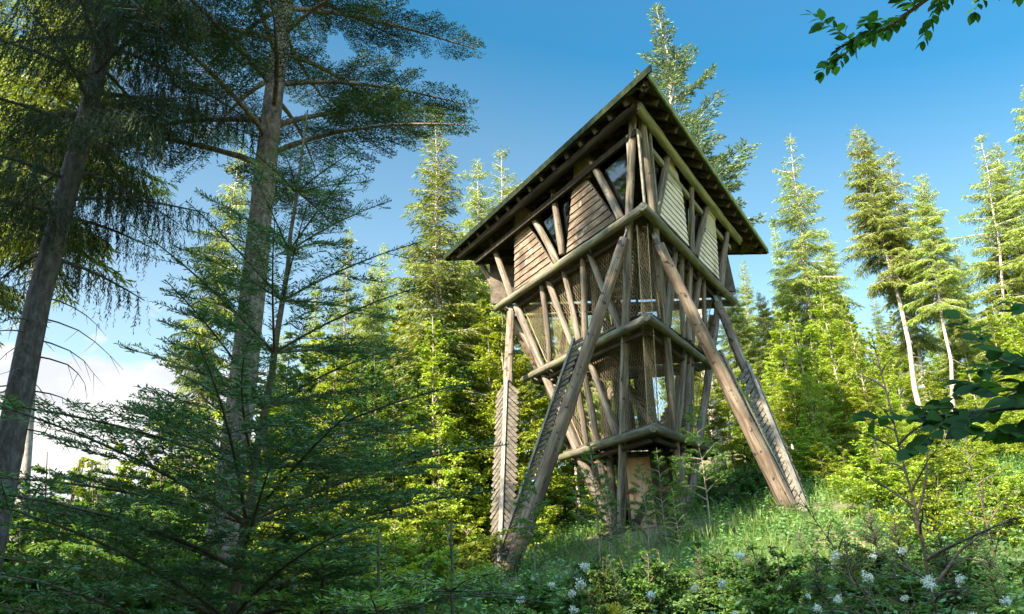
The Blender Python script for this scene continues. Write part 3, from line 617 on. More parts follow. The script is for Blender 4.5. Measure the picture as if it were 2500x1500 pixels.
    sgn = np.where(k % 2 == 0, 1, -1.); sidev = nrmz(np.cross(TD[idx], (0, 0, 1.)))
    d = TD[idx]*.75+sidev*(sgn*g.uniform(.15, .8, len(k)))[:, None]; d += g.normal(0, .16, d.shape); d[:, 2] -= hang*g.uniform(.2, 1.6, len(k)); d = nrmz(d)
    up_ = nrmz(np.cross(d, g.normal(0, 1, d.shape)+np.array([0, 0, .2]))); L_ = spl*g.uniform(.55, 1.25, len(k)); W_ = spw*g.uniform(.7, 1.3, len(k))
    V = rh(bp0, d, up_, L_, W_)
    # leader
    m_ = 14; zt = np.linspace(Ht*.955, Ht*1.004, m_); b3 = np.concatenate([ctr(zt), zt[:, None]], 1); dd = nrmz(np.concatenate([g.normal(0, .5, (m_, 2)), np.ones((m_, 1))], 1))
    V = np.concatenate([V, rh(b3, dd, nrmz(np.cross(dd, g.normal(0, 1, dd.shape))), np.full(m_, spl*.8), np.full(m_, spw))])
    v = g.random(len(V))
    return tb, V, v
def broadleaf(seed, Ht, R, cb=.15, nl=26, leaf=(.085, .055), nleaf=18000, tr=.05, flat=.75, e=35, clump=.28, shape=.6, stems=1, bare=.25):
    g = np.random.default_rng(seed); rr = random.Random(seed); tb = MB(); ends = []
    for st in range(stems):
        a = g.uniform(0, 6.28); spread = 0 if stems == 1 else g.uniform(.1, .35)*R
        path = [np.array([0, 0, -.15])]; dirv = np.array([math.cos(a)*spread/Ht*1.6, math.sin(a)*spread/Ht*1.6, 1.]); ns = 9; hh = Ht*(1 if st == 0 else g.uniform(.6, .95))
        for i in range(ns): path.append(path[-1]+dirv*hh/ns+np.array([g.normal(0, .018), g.normal(0, .018), 0])*hh/ns*2)
        path = np.array(path); tr_ = tr*(1 if st == 0 else .7)
        tb.tube(list(path), [tr_*(1-.9*i/ns)+.004 for i in range(ns+1)], 6, False, .05, rr)
        for i in range(max(3, nl//stems)):
            q = (i+g.uniform(0, 1))/max(3, nl//stems); z = (cb+(1-cb)*q*.97)*ns; i0 = int(min(z, ns-1)); P = path[i0]+(path[i0+1]-path[i0])*(z-i0)
            az = i*2.4+g.normal(0, .4); prof = (math.sin(math.pi*min(1, (q*.85+.15))**shape)*.75+.25)*(1-q*.35)
            Lb = R*prof*g.uniform(.6, 1.15); el = math.radians(e+g.normal(0, 10)+q*20)
            hd = np.array([math.cos(az), math.sin(az), 0]); d = hd*math.cos(el)+np.array([0, 0, math.sin(el)])
            p = [P]; dd = d.copy()
            for s in range(4): p.append(p[-1]+dd*Lb/4); dd = nrmz(dd+np.array([g.normal(0, .15), g.normal(0, .15), -.10]))
            tb.tube(p, [(.010+.010*Lb)*(1-.8*s/4)+.002 for s in range(5)], 4, False)
            for s in np.linspace(bare, 1, 7):
                k = s*4; i1 = int(min(k, 3)); Q = p[i1]+(p[i1+1]-p[i1])*(k-i1)
                for sg in (-1, 1):
                    sv = nrmz(np.cross(d, (0, 0, 1.))); td = nrmz(hd*.6+sv*sg*g.uniform(.5, 1.1)+np.array([0, 0, g.normal(.05, .18)])); tl = Lb*.38*(1.15-s*.6)*g.uniform(.7, 1.3)
                    ends.append(np.concatenate([Q, td, [tl]]))
                    if tl > .25: tb.tube([Q, Q+td*tl*.9], [.004, .0015], 3, False)
    E_ = np.array(ends); w = E_[:, 6]*(.04+g.random(len(E_))**1.8); w /= w.sum(); idx = g.choice(len(E_), nleaf, p=w)
    f = g.uniform(.1, 1.1, nleaf)[:, None]; P = E_[idx, :3]+E_[idx, 3:6]*E_[idx, 6:7]*f+g.normal(0, 1, (nleaf, 3))*np.array([1, 1, .45])*clump*E_[idx, 6:7]*.6
    d = E_[idx, 3:6]*.5+g.normal(0, .6, (nleaf, 3))*np.array([1, 1, .45]); d[:, 2] -= .15; d = nrmz(d)
    nn = nrmz(np.array([0, 0, 1.])*flat+g.normal(0, .45, (nleaf, 3))); side = nrmz(np.cross(d, nn))
    sc = g.uniform(.6, 1.25, nleaf); V = rh(P, d, side, leaf[0]*sc, leaf[1]*sc, .42); V[:, 1:4:2, 2] += (leaf[0]*.12*sc)[:, None]
    return tb, V, g.random(nleaf)

class Kind:
    def __init__(s, gen, name, bark, leaf, Ht, pt='trunk', pc='crown'):
        tb, V, v = gen; s.H = Ht; s.name = name; s.pt = pt; s.pc = pc
        s.t = tb.mesh(name+'_'+pt, True); s.t.materials.append(bark); s.c = mesh_q(name+'_'+pc, V, v); s.c.materials.append(leaf)
    def put(s, loc, top=None, sxy=1., rot=None, sc=None, **k):
        r = empty(s.name, loc, **k); T = bpy.data.objects.new(s.pt, s.t); Cc = bpy.data.objects.new(s.pc, s.c)
        for q in (T, Cc): COL.objects.link(q); q.parent = r
        if top is not None:
            d = Vector(top)-Vector(loc); sz = d.length/s.H; q = Vector((0, 0, 1)).rotation_difference(d.normalized())
            r.rotation_mode = 'QUATERNION'; r.rotation_quaternion = q @ Matrix.Rotation(rot or 0, 3, 'Z').to_quaternion(); r.scale = (sz*sxy, sz*sxy, sz)
        else: r.rotation_euler.z = rot or 0; r.scale = (sc or 1, sc or 1, sc or 1)
        return r
def root_from(top_px, low_px, Y):
    """top and a lower trunk point seen in the picture, both on the vertical plane at distance Y -> ground point and tip"""
    T = atY(*top_px, Y); Lw = atY(*low_px, Y); d = unit(T-Lw); P = Lw.copy()
    for _ in range(60):
        dz = P[2]-h(P[0], P[1]); P = P-d*dz/max(.2, d[2])
    return P, T
prs = random.Random(77)

# ---------------------------------------------------------------- conifers of the background
K = {}
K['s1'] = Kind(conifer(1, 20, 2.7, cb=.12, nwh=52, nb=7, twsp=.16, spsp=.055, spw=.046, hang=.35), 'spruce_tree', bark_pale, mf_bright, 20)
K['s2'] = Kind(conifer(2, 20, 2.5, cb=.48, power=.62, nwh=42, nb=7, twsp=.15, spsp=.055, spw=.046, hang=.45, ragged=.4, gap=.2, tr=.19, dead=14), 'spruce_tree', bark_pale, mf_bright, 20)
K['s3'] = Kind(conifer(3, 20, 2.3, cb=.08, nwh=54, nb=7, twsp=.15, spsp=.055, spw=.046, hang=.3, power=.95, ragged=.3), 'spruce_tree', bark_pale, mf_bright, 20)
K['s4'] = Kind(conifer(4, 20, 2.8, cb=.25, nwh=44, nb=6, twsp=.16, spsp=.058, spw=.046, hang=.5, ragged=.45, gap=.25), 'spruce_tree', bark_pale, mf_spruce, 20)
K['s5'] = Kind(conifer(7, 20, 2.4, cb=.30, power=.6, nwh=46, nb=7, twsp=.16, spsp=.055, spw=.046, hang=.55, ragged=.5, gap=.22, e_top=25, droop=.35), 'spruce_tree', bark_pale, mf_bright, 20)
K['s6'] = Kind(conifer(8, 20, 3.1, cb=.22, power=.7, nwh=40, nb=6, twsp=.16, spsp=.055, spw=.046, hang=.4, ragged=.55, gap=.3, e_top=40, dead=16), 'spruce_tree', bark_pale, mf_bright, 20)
K['bf'] = Kind(conifer(5, 20, 2.8, cb=.45, nwh=21, nb=5, e_top=55, e_bot=15, droop=.10, up=.05, twsp=.15, twl=.45, spsp=.032, spl=.20, spw=.05, hang=.0, power=.75, ragged=.40, gap=.16, tr=.22, dead=5), 'fir_tree', bark_pale, mf_blue, 20)
def con(kind, top, low, Y, label, sxy=1., group='sunlit conifers of the background', rot=None):
    P, T = root_from(top, low, Y)
    return K[kind].put(P, T, sxy, prs.uniform(0, 6.28) if rot is None else rot, label=label, cat='tree', group=group)
con('bf', (1612, 20), (1748, 1085), 31, 'broad-crowned blue-green fir rising directly behind the tower roof', 1.0)
con('s1', (1062, 262), (1078, 1000), 25, 'tall sunlit spruce left of the roof eave with an exposed pale trunk', .95)
con('s5', (1168, 393), (1150, 900), 33, 'narrow spruce with its tip just left of the twin tip beside the roof', .75)
con('s6', (1222, 362), (1200, 900), 35, 'dark green spruce tip right above the left end of the roof eave', .9)
con('s5', (588, 362), (478, 1020), 21, 'ragged sunlit spruce column directly left of the thick fir trunk', .62)
con('s3', (846, 560), (838, 1000), 38, 'small pointed spruce between the thick fir trunk and the tall sunlit spruce', .9)
con('s1', (935, 600), (925, 1000), 44, 'distant spruce top right behind the small pointed spruce', .9)
con('s3', (770, 690), (760, 1000), 46, 'far pale spruce just right of the thick fir trunk', 1.0)
con('s6', (1932, 335), (2020, 1080), 36, 'sunlit spruce with a narrow tip, first to the right of the roof', .85)
con('s2', (2092, 312), (2222, 862), 31, 'tallest sunlit spruce of the right-hand trio on a bare pale leaning trunk', .82)
con('s5', (2170, 372), (2250, 900), 34, 'middle spruce of the right-hand trio crowded against the tallest one', .75)
con('s2', (2248, 428), (2312, 862), 29, 'thinner spruce of the right-hand trio on a slim bare pale trunk', .72)
con('s5', (2010, 560), (2060, 1000), 45, 'spruce top filling the gap before the right-hand trio', .95)
con('s1', (1965, 640), (2010, 1000), 42, 'low spruce top beneath the first spruce right of the roof', 1.0)
con('s6', (2300, 640), (2360, 1000), 41, 'broad spruce top just right of the trio', .95)
con('s3', (1888, 530), (1960, 1000), 44, 'smaller spruce just beyond the right tip of the roof', .9)
con('s1', (1812, 640), (1850, 1000), 48, 'distant spruce top under the right end of the eave', .9)
con('s6', (2392, 328), (2480, 900), 36, 'dense spruce near the right edge of the view, left one of two', .85)
con('s5', (2432, 352), (2520, 900), 37, 'slim spruce close against the dense spruce at the right edge', .85)
con('s2', (2515, 200), (2640, 900), 30, 'tall spruce cut off by the right edge of the view', .85)
con('s1', (2020, 620), (2080, 1000), 47, 'far spruce in the gap between the first spruce and the trio', .9)
con('s4', (2330, 590), (2400, 1000), 45, 'far hazy spruce in the gap right of the trio', .9)
con('s3', (262, 1075), (256, 1130), 55, 'tiny far spruce tip against the cloud', 1.1)
con('s2', (190, -260), (60, 1000), 19, 'sunlit spruce with pale trunk behind the leaning dark spruce', .8)
con('s2', (-20, -60), (-130, 1000), 25, 'second sunlit spruce behind the leaning dark spruce, at the left edge', .8)
for i, (x, y, Y) in enumerate([(1130, 640, 40), (1290, 700, 42), (1010, 700, 36), (880, 780, 34), (1370, 700, 40), (1450, 720, 38), (1500, 640, 44), (1700, 700, 42), (1760, 720, 38), (1640, 640, 46), (690, 820, 38), (2060, 760, 50), (2130, 720, 56), (2200, 790, 48), (2280, 740, 54), (2350, 800, 47), (2440, 700, 52), (1985, 700, 52)]):
    con(['s1', 's5', 's4', 's6', 's3'][i % 5], (x, y), (x+(x-1010)*.06, y+300), Y, ['spruce of the dense stand seen through the tower frame', 'spruce of the dense stand left of the tower, below the tall tips', 'spruce of the dense stand behind the right face of the tower', 'far spruce on the skyline behind the bare trunks at right'][3 if x > 1900 else 0 if 1280 < x < 1560 else (1 if x < 1290 else 2)], .95, 'spruces of the dense stand')
# bare pale trunks seen low down between the leaves
for i, (x, Y) in enumerate([(905, 30), (985, 28), (1110, 31), (1160, 27), (1210, 33), (1335, 30), (1395, 34), (1440, 29), (1835, 36), (1915, 34), (2395, 33)]):
    P, T = root_from((x-(x-1010)*.07, 650+(i*37)%90), (x, 1000), Y)
    K['s2'].put(P, T, .7, prs.uniform(0, 6), label=('pale bare-stemmed spruce in the stand left of the tower' if x < 1250 else 'pale bare-stemmed spruce glimpsed through the lower tower frame' if x < 1500 else 'pale bare-stemmed spruce in the bright slope right of the tower'), cat='tree', group='bare-stemmed spruces of the stand')

# ---------------------------------------------------------------- near conifers
# leaning dark spruce at the left with curtains of hanging twigs
def hanging_spruce(seed, Ht, R, z0, z1, tr=.2, nbr=95):
    g = np.random.default_rng(seed); rr = random.Random(seed); tb = MB()
    zz = np.linspace(0, Ht, 30); tb.tube([(0.03*math.sin(z), .03*math.cos(z*.8), z-(.3 if i == 0 else 0)) for i, z in enumerate(zz)], [tr*(1-z/Ht)**.7+.01+(.06 if i == 0 else 0) for i, z in enumerate(zz)], 14, True, .05, rr)
    SB = []; 
    for i in range(nbr):
        q = (i+g.random())/nbr; z = z0+(z1-z0)*q; az = i*2.399+g.normal(0, .3); Lb = R*(1-.45*q)*g.uniform(.65, 1.1)*min(1, .45+q*3); el = math.radians(g.normal(8+20*q, 7))
        hd = np.array([math.cos(az), math.sin(az), 0]); sv = np.array([-hd[1], hd[0], 0])
        def f(s): return np.array([0, 0, z])+hd*Lb*s*math.cos(el)+np.array([0, 0, 1])*Lb*(math.sin(el)*s-.42*s*s+.14*s**3)
        tb.tube([f(s) for s in np.linspace(0, 1, 7)], [.028*(1-.85*s)+.003 for s in np.linspace(0, 1, 7)], 5, False)
        for s in np.arange(.14, 1.0, .085/Lb*1.6):
            for sg in (-1, 1):
                P = f(s); L2_ = Lb*.30*(1.1-s)*g.uniform(.6, 1.2)+.12; d = nrmz(hd*g.uniform(.4, .8)+sv*sg+np.array([0, 0, -.25]))
                nS = max(2, int(L2_/.075))
                tb.tube([P, P+d*L2_], [.005, .002], 3, False)
                for j in range(nS):
                    Q = P+d*L2_*(j+g.random())/nS; SB.append((*Q, g.uniform(.14, .52)*(.6+.5*(1-q)), d[0], d[1]))
    for i in range(26):        # dead lower twigs
        z = g.uniform(z0*.35, z0*1.1); az = g.uniform(0, 6.28); Lb = g.uniform(.5, 1.3); hd = np.array([math.cos(az), math.sin(az), 0]); P = np.array([0, 0, z]); pts = [P]; dd = hd+np.array([0, 0, g.uniform(-.2, .1)])
        for s in range(5): pts.append(pts[-1]+dd*Lb/5); dd = nrmz(dd+np.array([g.normal(0, .15), g.normal(0, .15), -.18]))
        tb.tube(pts, [.012, .010, .008, .006, .004, .002], 4, False)
        for s in (2, 3, 4):
            e_ = nrmz(np.array([g.normal(0, .6), g.normal(0, .6), -.9])); tb.tube([pts[s], pts[s]+e_*g.uniform(.1, .35)], [.004, .0015], 3, False)
    S = np.array(SB); ns = len(S); per = 22
    idx = np.repeat(np.arange(ns), per); k = np.tile(np.arange(per), ns); fr = (k+g.uniform(0, 1, len(k)))/per
    sway = np.stack([S[idx, 4]*.25, S[idx, 5]*.25, -np.ones(len(idx))], 1)
    P = S[idx, :3]+sway*(S[idx, 3]*fr)[:, None]; d = nrmz(sway*1.0+g.normal(0, .42, P.shape)); side = nrmz(np.cross(d, g.normal(0, 1, P.shape)))
    V = rh(P, d, side, g.uniform(.045, .085, len(P)), g.uniform(.009, .014, len(P))); return tb, V, g.random(len(V))
P, T = root_from((252, 80), (45, 990), 9.0); dirT = unit(T-P); HT = 17.
ks = Kind(hanging_spruce(11, 17, 2.9, 5.2, 15.5, .165, 66), 'spruce_tree', bark_spruce, mf_hang, 17)
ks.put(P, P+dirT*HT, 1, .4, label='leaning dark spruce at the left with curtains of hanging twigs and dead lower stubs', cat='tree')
print('spruce left', P, T)

# thick-trunked silver fir
def fir_big(seed, Ht, R, z0, z1, tr, nbr=46):
    g = np.random.default_rng(seed); rr = random.Random(seed); tb = MB()
    zz = np.linspace(0, Ht, 34); tb.tube([(0.05*math.sin(z*.6), .04*math.cos(z*.5), z-(.3 if i == 0 else 0)) for i, z in enumerate(zz)], [tr*(1-z/Ht)**.6+.01+(.07 if i == 0 else 0) for i, z in enumerate(zz)], 18, True, .035, rr)
    B1, D1, L1_ = [], [], []
    for i in range(nbr):
        q = (i+g.random()*.8)/nbr; z = z0+(z1-z0)*q; az = i*2.399+g.normal(0, .25)
        Lb = R*(1-.6*q)*g.uniform(.7, 1.12)*min(1, .8+q); el = math.radians(g.normal(14+28*q, 7)); hd = np.array([math.cos(az), math.sin(az), 0]); sv = np.array([-hd[1], hd[0], 0]); bend = g.normal(0, .12)
        def f(s): return np.array([0, 0, z])+hd*Lb*s*math.cos(el)+sv*Lb*bend*s*s+np.array([0, 0, 1])*Lb*(math.sin(el)*s-.36*s*s+.12*s**3)
        tb.tube([f(s) for s in np.linspace(0, 1, 9)], [(.042*(1-.88*s)+.003)*(.6+.15*Lb) for s in np.linspace(0, 1, 9)], 6, False)
        for s in np.arange(.26, 1.0, .105/Lb):
            for sg in (-1, 1):
                if g.random() < .12: continue
                P = f(s); L2_ = Lb*.34*(1.08-s)*g.uniform(.6, 1.2)+.14; d = nrmz(hd*g.uniform(.5, .95)+sv*sg+np.array([0, 0, g.normal(-.05, .10)]))
                tb.tube([P, P+d*L2_+np.array([0, 0, -.05*L2_])], [.008, .002], 3, False)
                B1.append(P); D1.append(d); L1_.append(L2_)
    B1 = np.array(B1); D1 = np.array(D1); L1_ = np.array(L1_)
    # tertiary flat shoots
    cnt = np.maximum(3, (L1_/.050).astype(int)); idx = np.repeat(np.arange(len(L1_)), cnt); k = np.concatenate([np.arange(c_) for c_ in cnt]); f_ = (k+.5)/cnt[idx]
    Q = B1[idx]+D1[idx]*(L1_[idx]*f_)[:, None]; sv = nrmz(np.cross(D1[idx], (0, 0, 1.))); sg = np.where(k % 2 == 0, 1, -1.)
    d = nrmz(D1[idx]*.8+sv*sg[:, None]*.9+g.normal(0, .14, Q.shape)); tl = .07+.16*(1-f_)*g.uniform(.6, 1.3, len(k)); tl = np.minimum(tl, L1_[idx])
    per = 11; id2 = np.repeat(np.arange(len(Q)), per); k2 = np.tile(np.arange(per), len(Q)); f2 = (k2+g.uniform(0, 1, len(k2)))/per
    P = Q[id2]+d[id2]*(tl[id2]*f2)[:, None]; s2 = nrmz(np.cross(d[id2], (0, 0, 1.)))*np.where(k2 % 2 == 0, 1, -1.)[:, None]
    nd = nrmz(d[id2]*.7+s2*.8+g.normal(0, .25, P.shape)+np.array([0, 0, .12])); side = nrmz(np.cross(nd, g.normal(0, .6, P.shape)+np.array([0, 0, 1.])))
    V = rh(P, nd, side, g.uniform(.040, .068, len(P)), g.uniform(.013, .021, len(P)), .5)
    return tb, V, np.repeat(g.random(len(Q)), per)*.6+g.random(len(V))*.4
P, T = root_from((693, 60), (578, 1000), 10.5); dirT = unit(T-P); print('fir', P, T)
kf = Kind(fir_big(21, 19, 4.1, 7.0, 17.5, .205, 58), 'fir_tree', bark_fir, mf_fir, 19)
fo = kf.put(P, P+dirT*19, 1, 1.1, label='tall fir with a thick straight grey trunk and spreading limbs left of centre', cat='tree')

# young fir close to the camera with real needles
def young_fir(seed, Ht, R, whorl=.42, zlow=.35, nb=5, needle=(.044, .0075), dens=150, tr=.036, sub=.15, e=22):
    g = np.random.default_rng(seed); rr = random.Random(seed); tb = MB()
    zz = np.linspace(0, Ht, 20); cx = np.cumsum(g.normal(0, .008, 20)); cx -= cx[0]
    tb.tube([(cx[i], 0, z-(.2 if i == 0 else 0)) for i, z in enumerate(zz)], [tr*(1-z/Ht)**.9+.005 for z in zz], 9, True, .04, rr)
    SP, SQ = [], []      # shoots
    def shoot(P, Q, r): SP.append(P); SQ.append(Q); tb.tube([P, Q], [r, r*.5], 4, False)
    z = Ht-.48*whorl/.42*1.1; lastx = float(np.interp(Ht, zz, cx)); shoot(np.array([np.interp(z, zz, cx), 0, z]), np.array([lastx, 0, Ht]), .004)
    i = 0
    while z > zlow:
        low = 2 if z < .46*Ht and Ht > 2 else 0; kb = nb+low+int(g.integers(-1, 2))
        for j in range(kb):
            az = j*6.283/kb+g.normal(0, .2)+i*.7; q = 1-z/Ht; Lb = min(R, .20*Ht*.25+R*1.25*q**.95)*g.uniform(.78, 1.08); el = math.radians(e+24*(1-q)-14*q+g.normal(0, 5))
            hd = np.array([math.cos(az), math.sin(az), 0]); sv = np.array([-hd[1], hd[0], 0]); base = np.array([np.interp(z, zz, cx), 0, z]); bend = g.normal(0, .08)
            f = lambda s: base+hd*Lb*s*math.cos(el)+sv*Lb*bend*s*s+np.array([0, 0, 1])*Lb*(math.sin(el)*s-.17*s*s)
            n_ = 7; pts = [f(s) for s in np.linspace(0, 1, n_)]
            tb.tube(pts, [(.003+.0045*Lb)*(1-.8*s)+.001 for s in np.linspace(0, 1, n_)], 5, False)
            for a, b in zip(pts[:-1], pts[1:]): SP.append(a); SQ.append(b)
            for s in np.arange(.16, .97, sub/Lb*1.35):
                for sg in (-1, 1):
                    if g.random() < .1: continue
                    P = f(s); L2_ = (Lb*.50*(1.02-s)+.06)*g.uniform(.65, 1.1); d = nrmz(hd*.75+sv*sg*.9+np.array([0, 0, g.normal(.02, .07)+math.sin(el)*.4])); shoot(P, P+d*L2_, .0028)
                    if L2_ > .34:
                        for s3 in (.35, .55, .75):
                            for s4 in (-1, 1):
                                d3 = nrmz(d*.8+np.cross(d, (0, 0, 1))*s4*.8); shoot(P+d*L2_*s3, P+d*L2_*s3+d3*L2_*.38*(1.2-s3), .002)
        z -= whorl*g.uniform(.62, .86)*(.72 if low else 1); i += 1
        if i % 2 == 1 and g.random() < .3: z -= .05
    SP = np.array(SP); SQ = np.array(SQ); Ls = np.linalg.norm(SQ-SP, axis=1); cnt = np.maximum(4, (Ls*dens).astype(int))
    idx = np.repeat(np.arange(len(Ls)), cnt); k = np.concatenate([np.arange(c_) for c_ in cnt]); f_ = (k+g.uniform(0, 1, len(k)))/cnt[idx]; D = nrmz(SQ-SP)[idx]
    P = SP[idx]+(SQ-SP)[idx]*f_[:, None]; steep = np.abs(D[:, 2:3]) > .8
    refu = np.where(steep, g.normal(0, 1, D.shape), np.array([0, 0, 1.])); s_ = nrmz(np.cross(D, refu)); s_ *= np.where(k % 2 == 0, 1, -1.)[:, None]; upv = nrmz(np.cross(s_, D)); upv *= np.sign(upv[:, 2:3]+1e-6)
    nd = nrmz(D*.55+s_*1.0+upv*g.uniform(-.35, .85, len(k))[:, None]+g.normal(0, .12, D.shape)); wd = nrmz(np.cross(nd, g.normal(0, 1, D.shape)))
    tip = np.minimum(1, (1-f_)*6+.35); V = rh(P, nd, wd, needle[0]*g.uniform(.75, 1.15, len(k))*tip, np.full(len(k), needle[1])*g.uniform(.8, 1.2, len(k)), .6)
    return tb, V, np.repeat(g.random(len(Ls)), cnt)*.55+g.random(len(k))*.45
P, T = root_from((742, 268), (590, 1300), 4.6); HH = float(np.linalg.norm(T-P)); print('young fir', P, T, HH)
ky = Kind(young_fir(31, HH, 1.85, whorl=.52, zlow=.3, nb=5), 'young_fir', bark_brown, mf_young, HH)
ky.put(P, T, 1, .5, label='young dark green fir close to the viewer with a slim brown stem and flat boughs', cat='tree')
kt = Kind(young_fir(33, 1.5, .85, whorl=.26, zlow=.5, nb=7, tr=.009, sub=.10, e=10), 'fir_seedling', bark_brown, mf_tip, 1.5, 'stem', 'foliage')
for (x, y, Y, lb) in ((1100, 1270, 3.9, 'fresh fir seedling tinted sunlit yellow-green at the bottom edge left of the flowers'), (800, 1160, 4.3, 'fresh fir seedling tinted sunlit yellow-green standing in front of the young fir'), (925, 1300, 3.5, 'fresh fir seedling tinted sunlit yellow-green at the bottom edge beside the young fir')):
    T = atY(x, y, Y); kt.put((T[0], T[1], T[2]-1.5), None, 1, prs.uniform(0, 6), 1.0, label=lb, cat='seedling', group='fir seedlings at the bottom edge')

# ---------------------------------------------------------------- broadleaf growth
B_ = {}
B_['tall'] = Kind(broadleaf(41, 9, 1.7, cb=.12, nl=46, nleaf=20000, tr=.06), 'beech_sapling', bark_light, mf_leaf, 9)
B_['tall2'] = Kind(broadleaf(42, 8, 1.9, cb=.2, nl=40, nleaf=19000, tr=.055, e=28), 'maple_sapling', bark_light, mf_leaf, 8)
B_['mid'] = Kind(broadleaf(43, 4.5, 1.5, cb=.08, nl=30, nleaf=13000, tr=.03, stems=2), 'young_beech', bark_brown, mf_leaf, 4.5)
B_['dtall'] = Kind(broadleaf(44, 8, 1.7, cb=.1, nl=42, nleaf=19000, tr=.05), 'beech_sapling', bark_brown, mf_leafd, 8)
B_['dmid'] = Kind(broadleaf(45, 4, 1.5, cb=.05, nl=30, nleaf=13000, tr=.03, stems=3), 'hazel_shrub', bark_brown, mf_leafd, 4, 'stems', 'foliage')
B_['bush'] = Kind(broadleaf(46, 1.8, 1.1, cb=.0, nl=36, nleaf=9000, tr=.015, stems=4, leaf=(.07, .045)), 'leafy_shrub', bark_brown, mf_leafd, 1.8, 'stems', 'foliage')
B_['lbush'] = Kind(broadleaf(47, 1.8, 1.1, cb=.0, nl=36, nleaf=9000, tr=.015, stems=4, leaf=(.07, .045)), 'leafy_shrub', bark_brown, mf_leaf, 1.8, 'stems', 'foliage')
def where(x):
    for lim, s in ((180, 'under the leaning dark spruce'), (420, 'below the cloud at left'), (620, 'behind the young fir'), (800, 'just right of the thick fir trunk'), (950, 'below the small pointed spruce'),
                   (1090, 'before the tall sunlit spruce'), (1215, 'beside the tower\'s left slatted leg'), (1330, 'behind the left foot of the tower'), (1520, 'under the tower left of its door'),
                   (1680, 'behind the tower door'), (1800, 'between the door and the right legs'), (1960, 'just right of the tower\'s right foot'), (2110, 'below the first spruce right of the roof'),
                   (2260, 'below the trio of spruces'), (2400, 'behind the thin dark sapling'), (9999, 'at the right edge of the view')):
        if x < lim: return s
def scatter(kind, spots, adj, group, cat='tree'):
    Kd = B_[kind]; nm = Kd.name.replace('_', ' ')
    for (x, y, Y) in spots:
        T = atY(x, y, Y); z = h(T[0], Y); hh = T[2]-z
        if hh < .3: hh = .3
        sz = 'tall' if hh > 6.5 else 'mid-height' if hh > 3 else 'low'
        r = Kd.put((T[0], Y, z-.05), (T[0]+prs.uniform(-.02, .02)*hh, Y, z-.05+hh), prs.uniform(.85, 1.25) if hh/Kd.H > .6 else 1.5, prs.uniform(0, 6.28),
                   label=f'{sz} {adj} {nm} {where(x)}', cat=cat, group=group)
def band(x0, x1, ytop, Y0, Y1, n, jy=50):
    return [(prs.uniform(x0, x1), ytop(x_) if callable(ytop) else ytop+prs.uniform(-jy, jy), prs.uniform(Y0, Y1)) for x_ in range(n)]
def bandx(x0, x1, f, Y0, Y1, n, jy=45):
    out = []
    for i in range(n):
        x = x0+(x1-x0)*(i+prs.random())/n; out.append((x, f(x)+prs.uniform(-jy, jy), prs.uniform(Y0, Y1)))
    return out
lin = lambda *p: (lambda x: float(np.interp(x, [q[0] for q in p], [q[1] for q in p])))
# centre-left stand
fC = lin((600, 860), (800, 800), (1000, 760), (1130, 690), (1250, 760))
scatter('tall', bandx(640, 1240, fC, 22, 32, 13), 'sunlit', 'sunlit saplings left of the tower')
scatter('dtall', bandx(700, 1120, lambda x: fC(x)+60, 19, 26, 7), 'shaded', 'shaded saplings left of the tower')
scatter('mid', bandx(640, 1130, lin((640, 1080), (1130, 1010)), 17, 25, 10), 'sunlit', 'young beeches left of the tower')
scatter('mid', bandx(1130, 1330, lin((640, 1080), (1330, 1010)), 24, 30, 5), 'sunlit', 'young beeches left of the tower')
scatter('lbush', bandx(1110, 1330, lin((640, 1250), (1330, 1190)), 22, 26, 5, 30), 'sunlit', 'low growth left of the tower', 'shrub')
scatter('lbush', bandx(680, 1110, lin((640, 1250), (1330, 1210)), 15, 22, 9, 30), 'sunlit', 'low growth left of the tower', 'shrub')
# far left
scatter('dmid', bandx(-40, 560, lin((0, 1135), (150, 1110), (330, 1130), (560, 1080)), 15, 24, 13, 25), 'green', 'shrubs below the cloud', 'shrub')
scatter('mid', bandx(200, 640, lin((200, 1130), (640, 1000)), 18, 30, 8, 25), 'sunlit', 'young beeches below the cloud')
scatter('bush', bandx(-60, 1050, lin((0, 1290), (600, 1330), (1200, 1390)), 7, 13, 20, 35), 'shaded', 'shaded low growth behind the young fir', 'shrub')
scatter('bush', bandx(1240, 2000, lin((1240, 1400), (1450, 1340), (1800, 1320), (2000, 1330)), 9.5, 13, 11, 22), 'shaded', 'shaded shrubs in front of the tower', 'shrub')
# behind and under the tower
scatter('tall', bandx(1300, 1780, lin((1300, 860), (1780, 820)), 27, 36, 8), 'sunlit', 'sunlit saplings behind the tower')
scatter('mid', bandx(1300, 1720, lin((1300, 1130), (1500, 1110), (1720, 1100)), 25, 30, 8), 'sunlit', 'young beeches behind the tower')
# right slope
fR = lin((1800, 800), (1900, 740), (1990, 680), (2080, 760), (2140, 850), (2300, 890), (2370, 760), (2420, 680), (2520, 640))
scatter('tall', bandx(1800, 2560, fR, 27, 38, 15), 'sunlit', 'sunlit saplings on the right slope')
scatter('tall', bandx(1800, 2560, lin((1800, 760), (2560, 760)), 40, 50, 12), 'far', 'far saplings on the right skyline')
scatter('tall', bandx(1790, 2560, lin((1790, 880), (2080, 800), (2300, 900), (2560, 760)), 30, 38, 10), 'sunlit', 'sunlit saplings behind the right slope')
scatter('tall2', bandx(620, 1300, lin((620, 900), (1300, 760)), 34, 42, 9), 'far', 'far saplings left of the tower')
scatter('tall2', bandx(1860, 2560, lambda x: fR(x)+110, 24, 32, 13), 'sunlit', 'maple saplings on the right slope')
scatter('mid', bandx(1800, 2050, lin((1800, 1060), (2050, 1000)), 24, 30, 6), 'sunlit', 'young beeches on the right slope')
scatter('mid', bandx(2080, 2560, lin((2080, 1040), (2560, 950)), 17, 26, 10), 'sunlit', 'young beeches on the right slope')
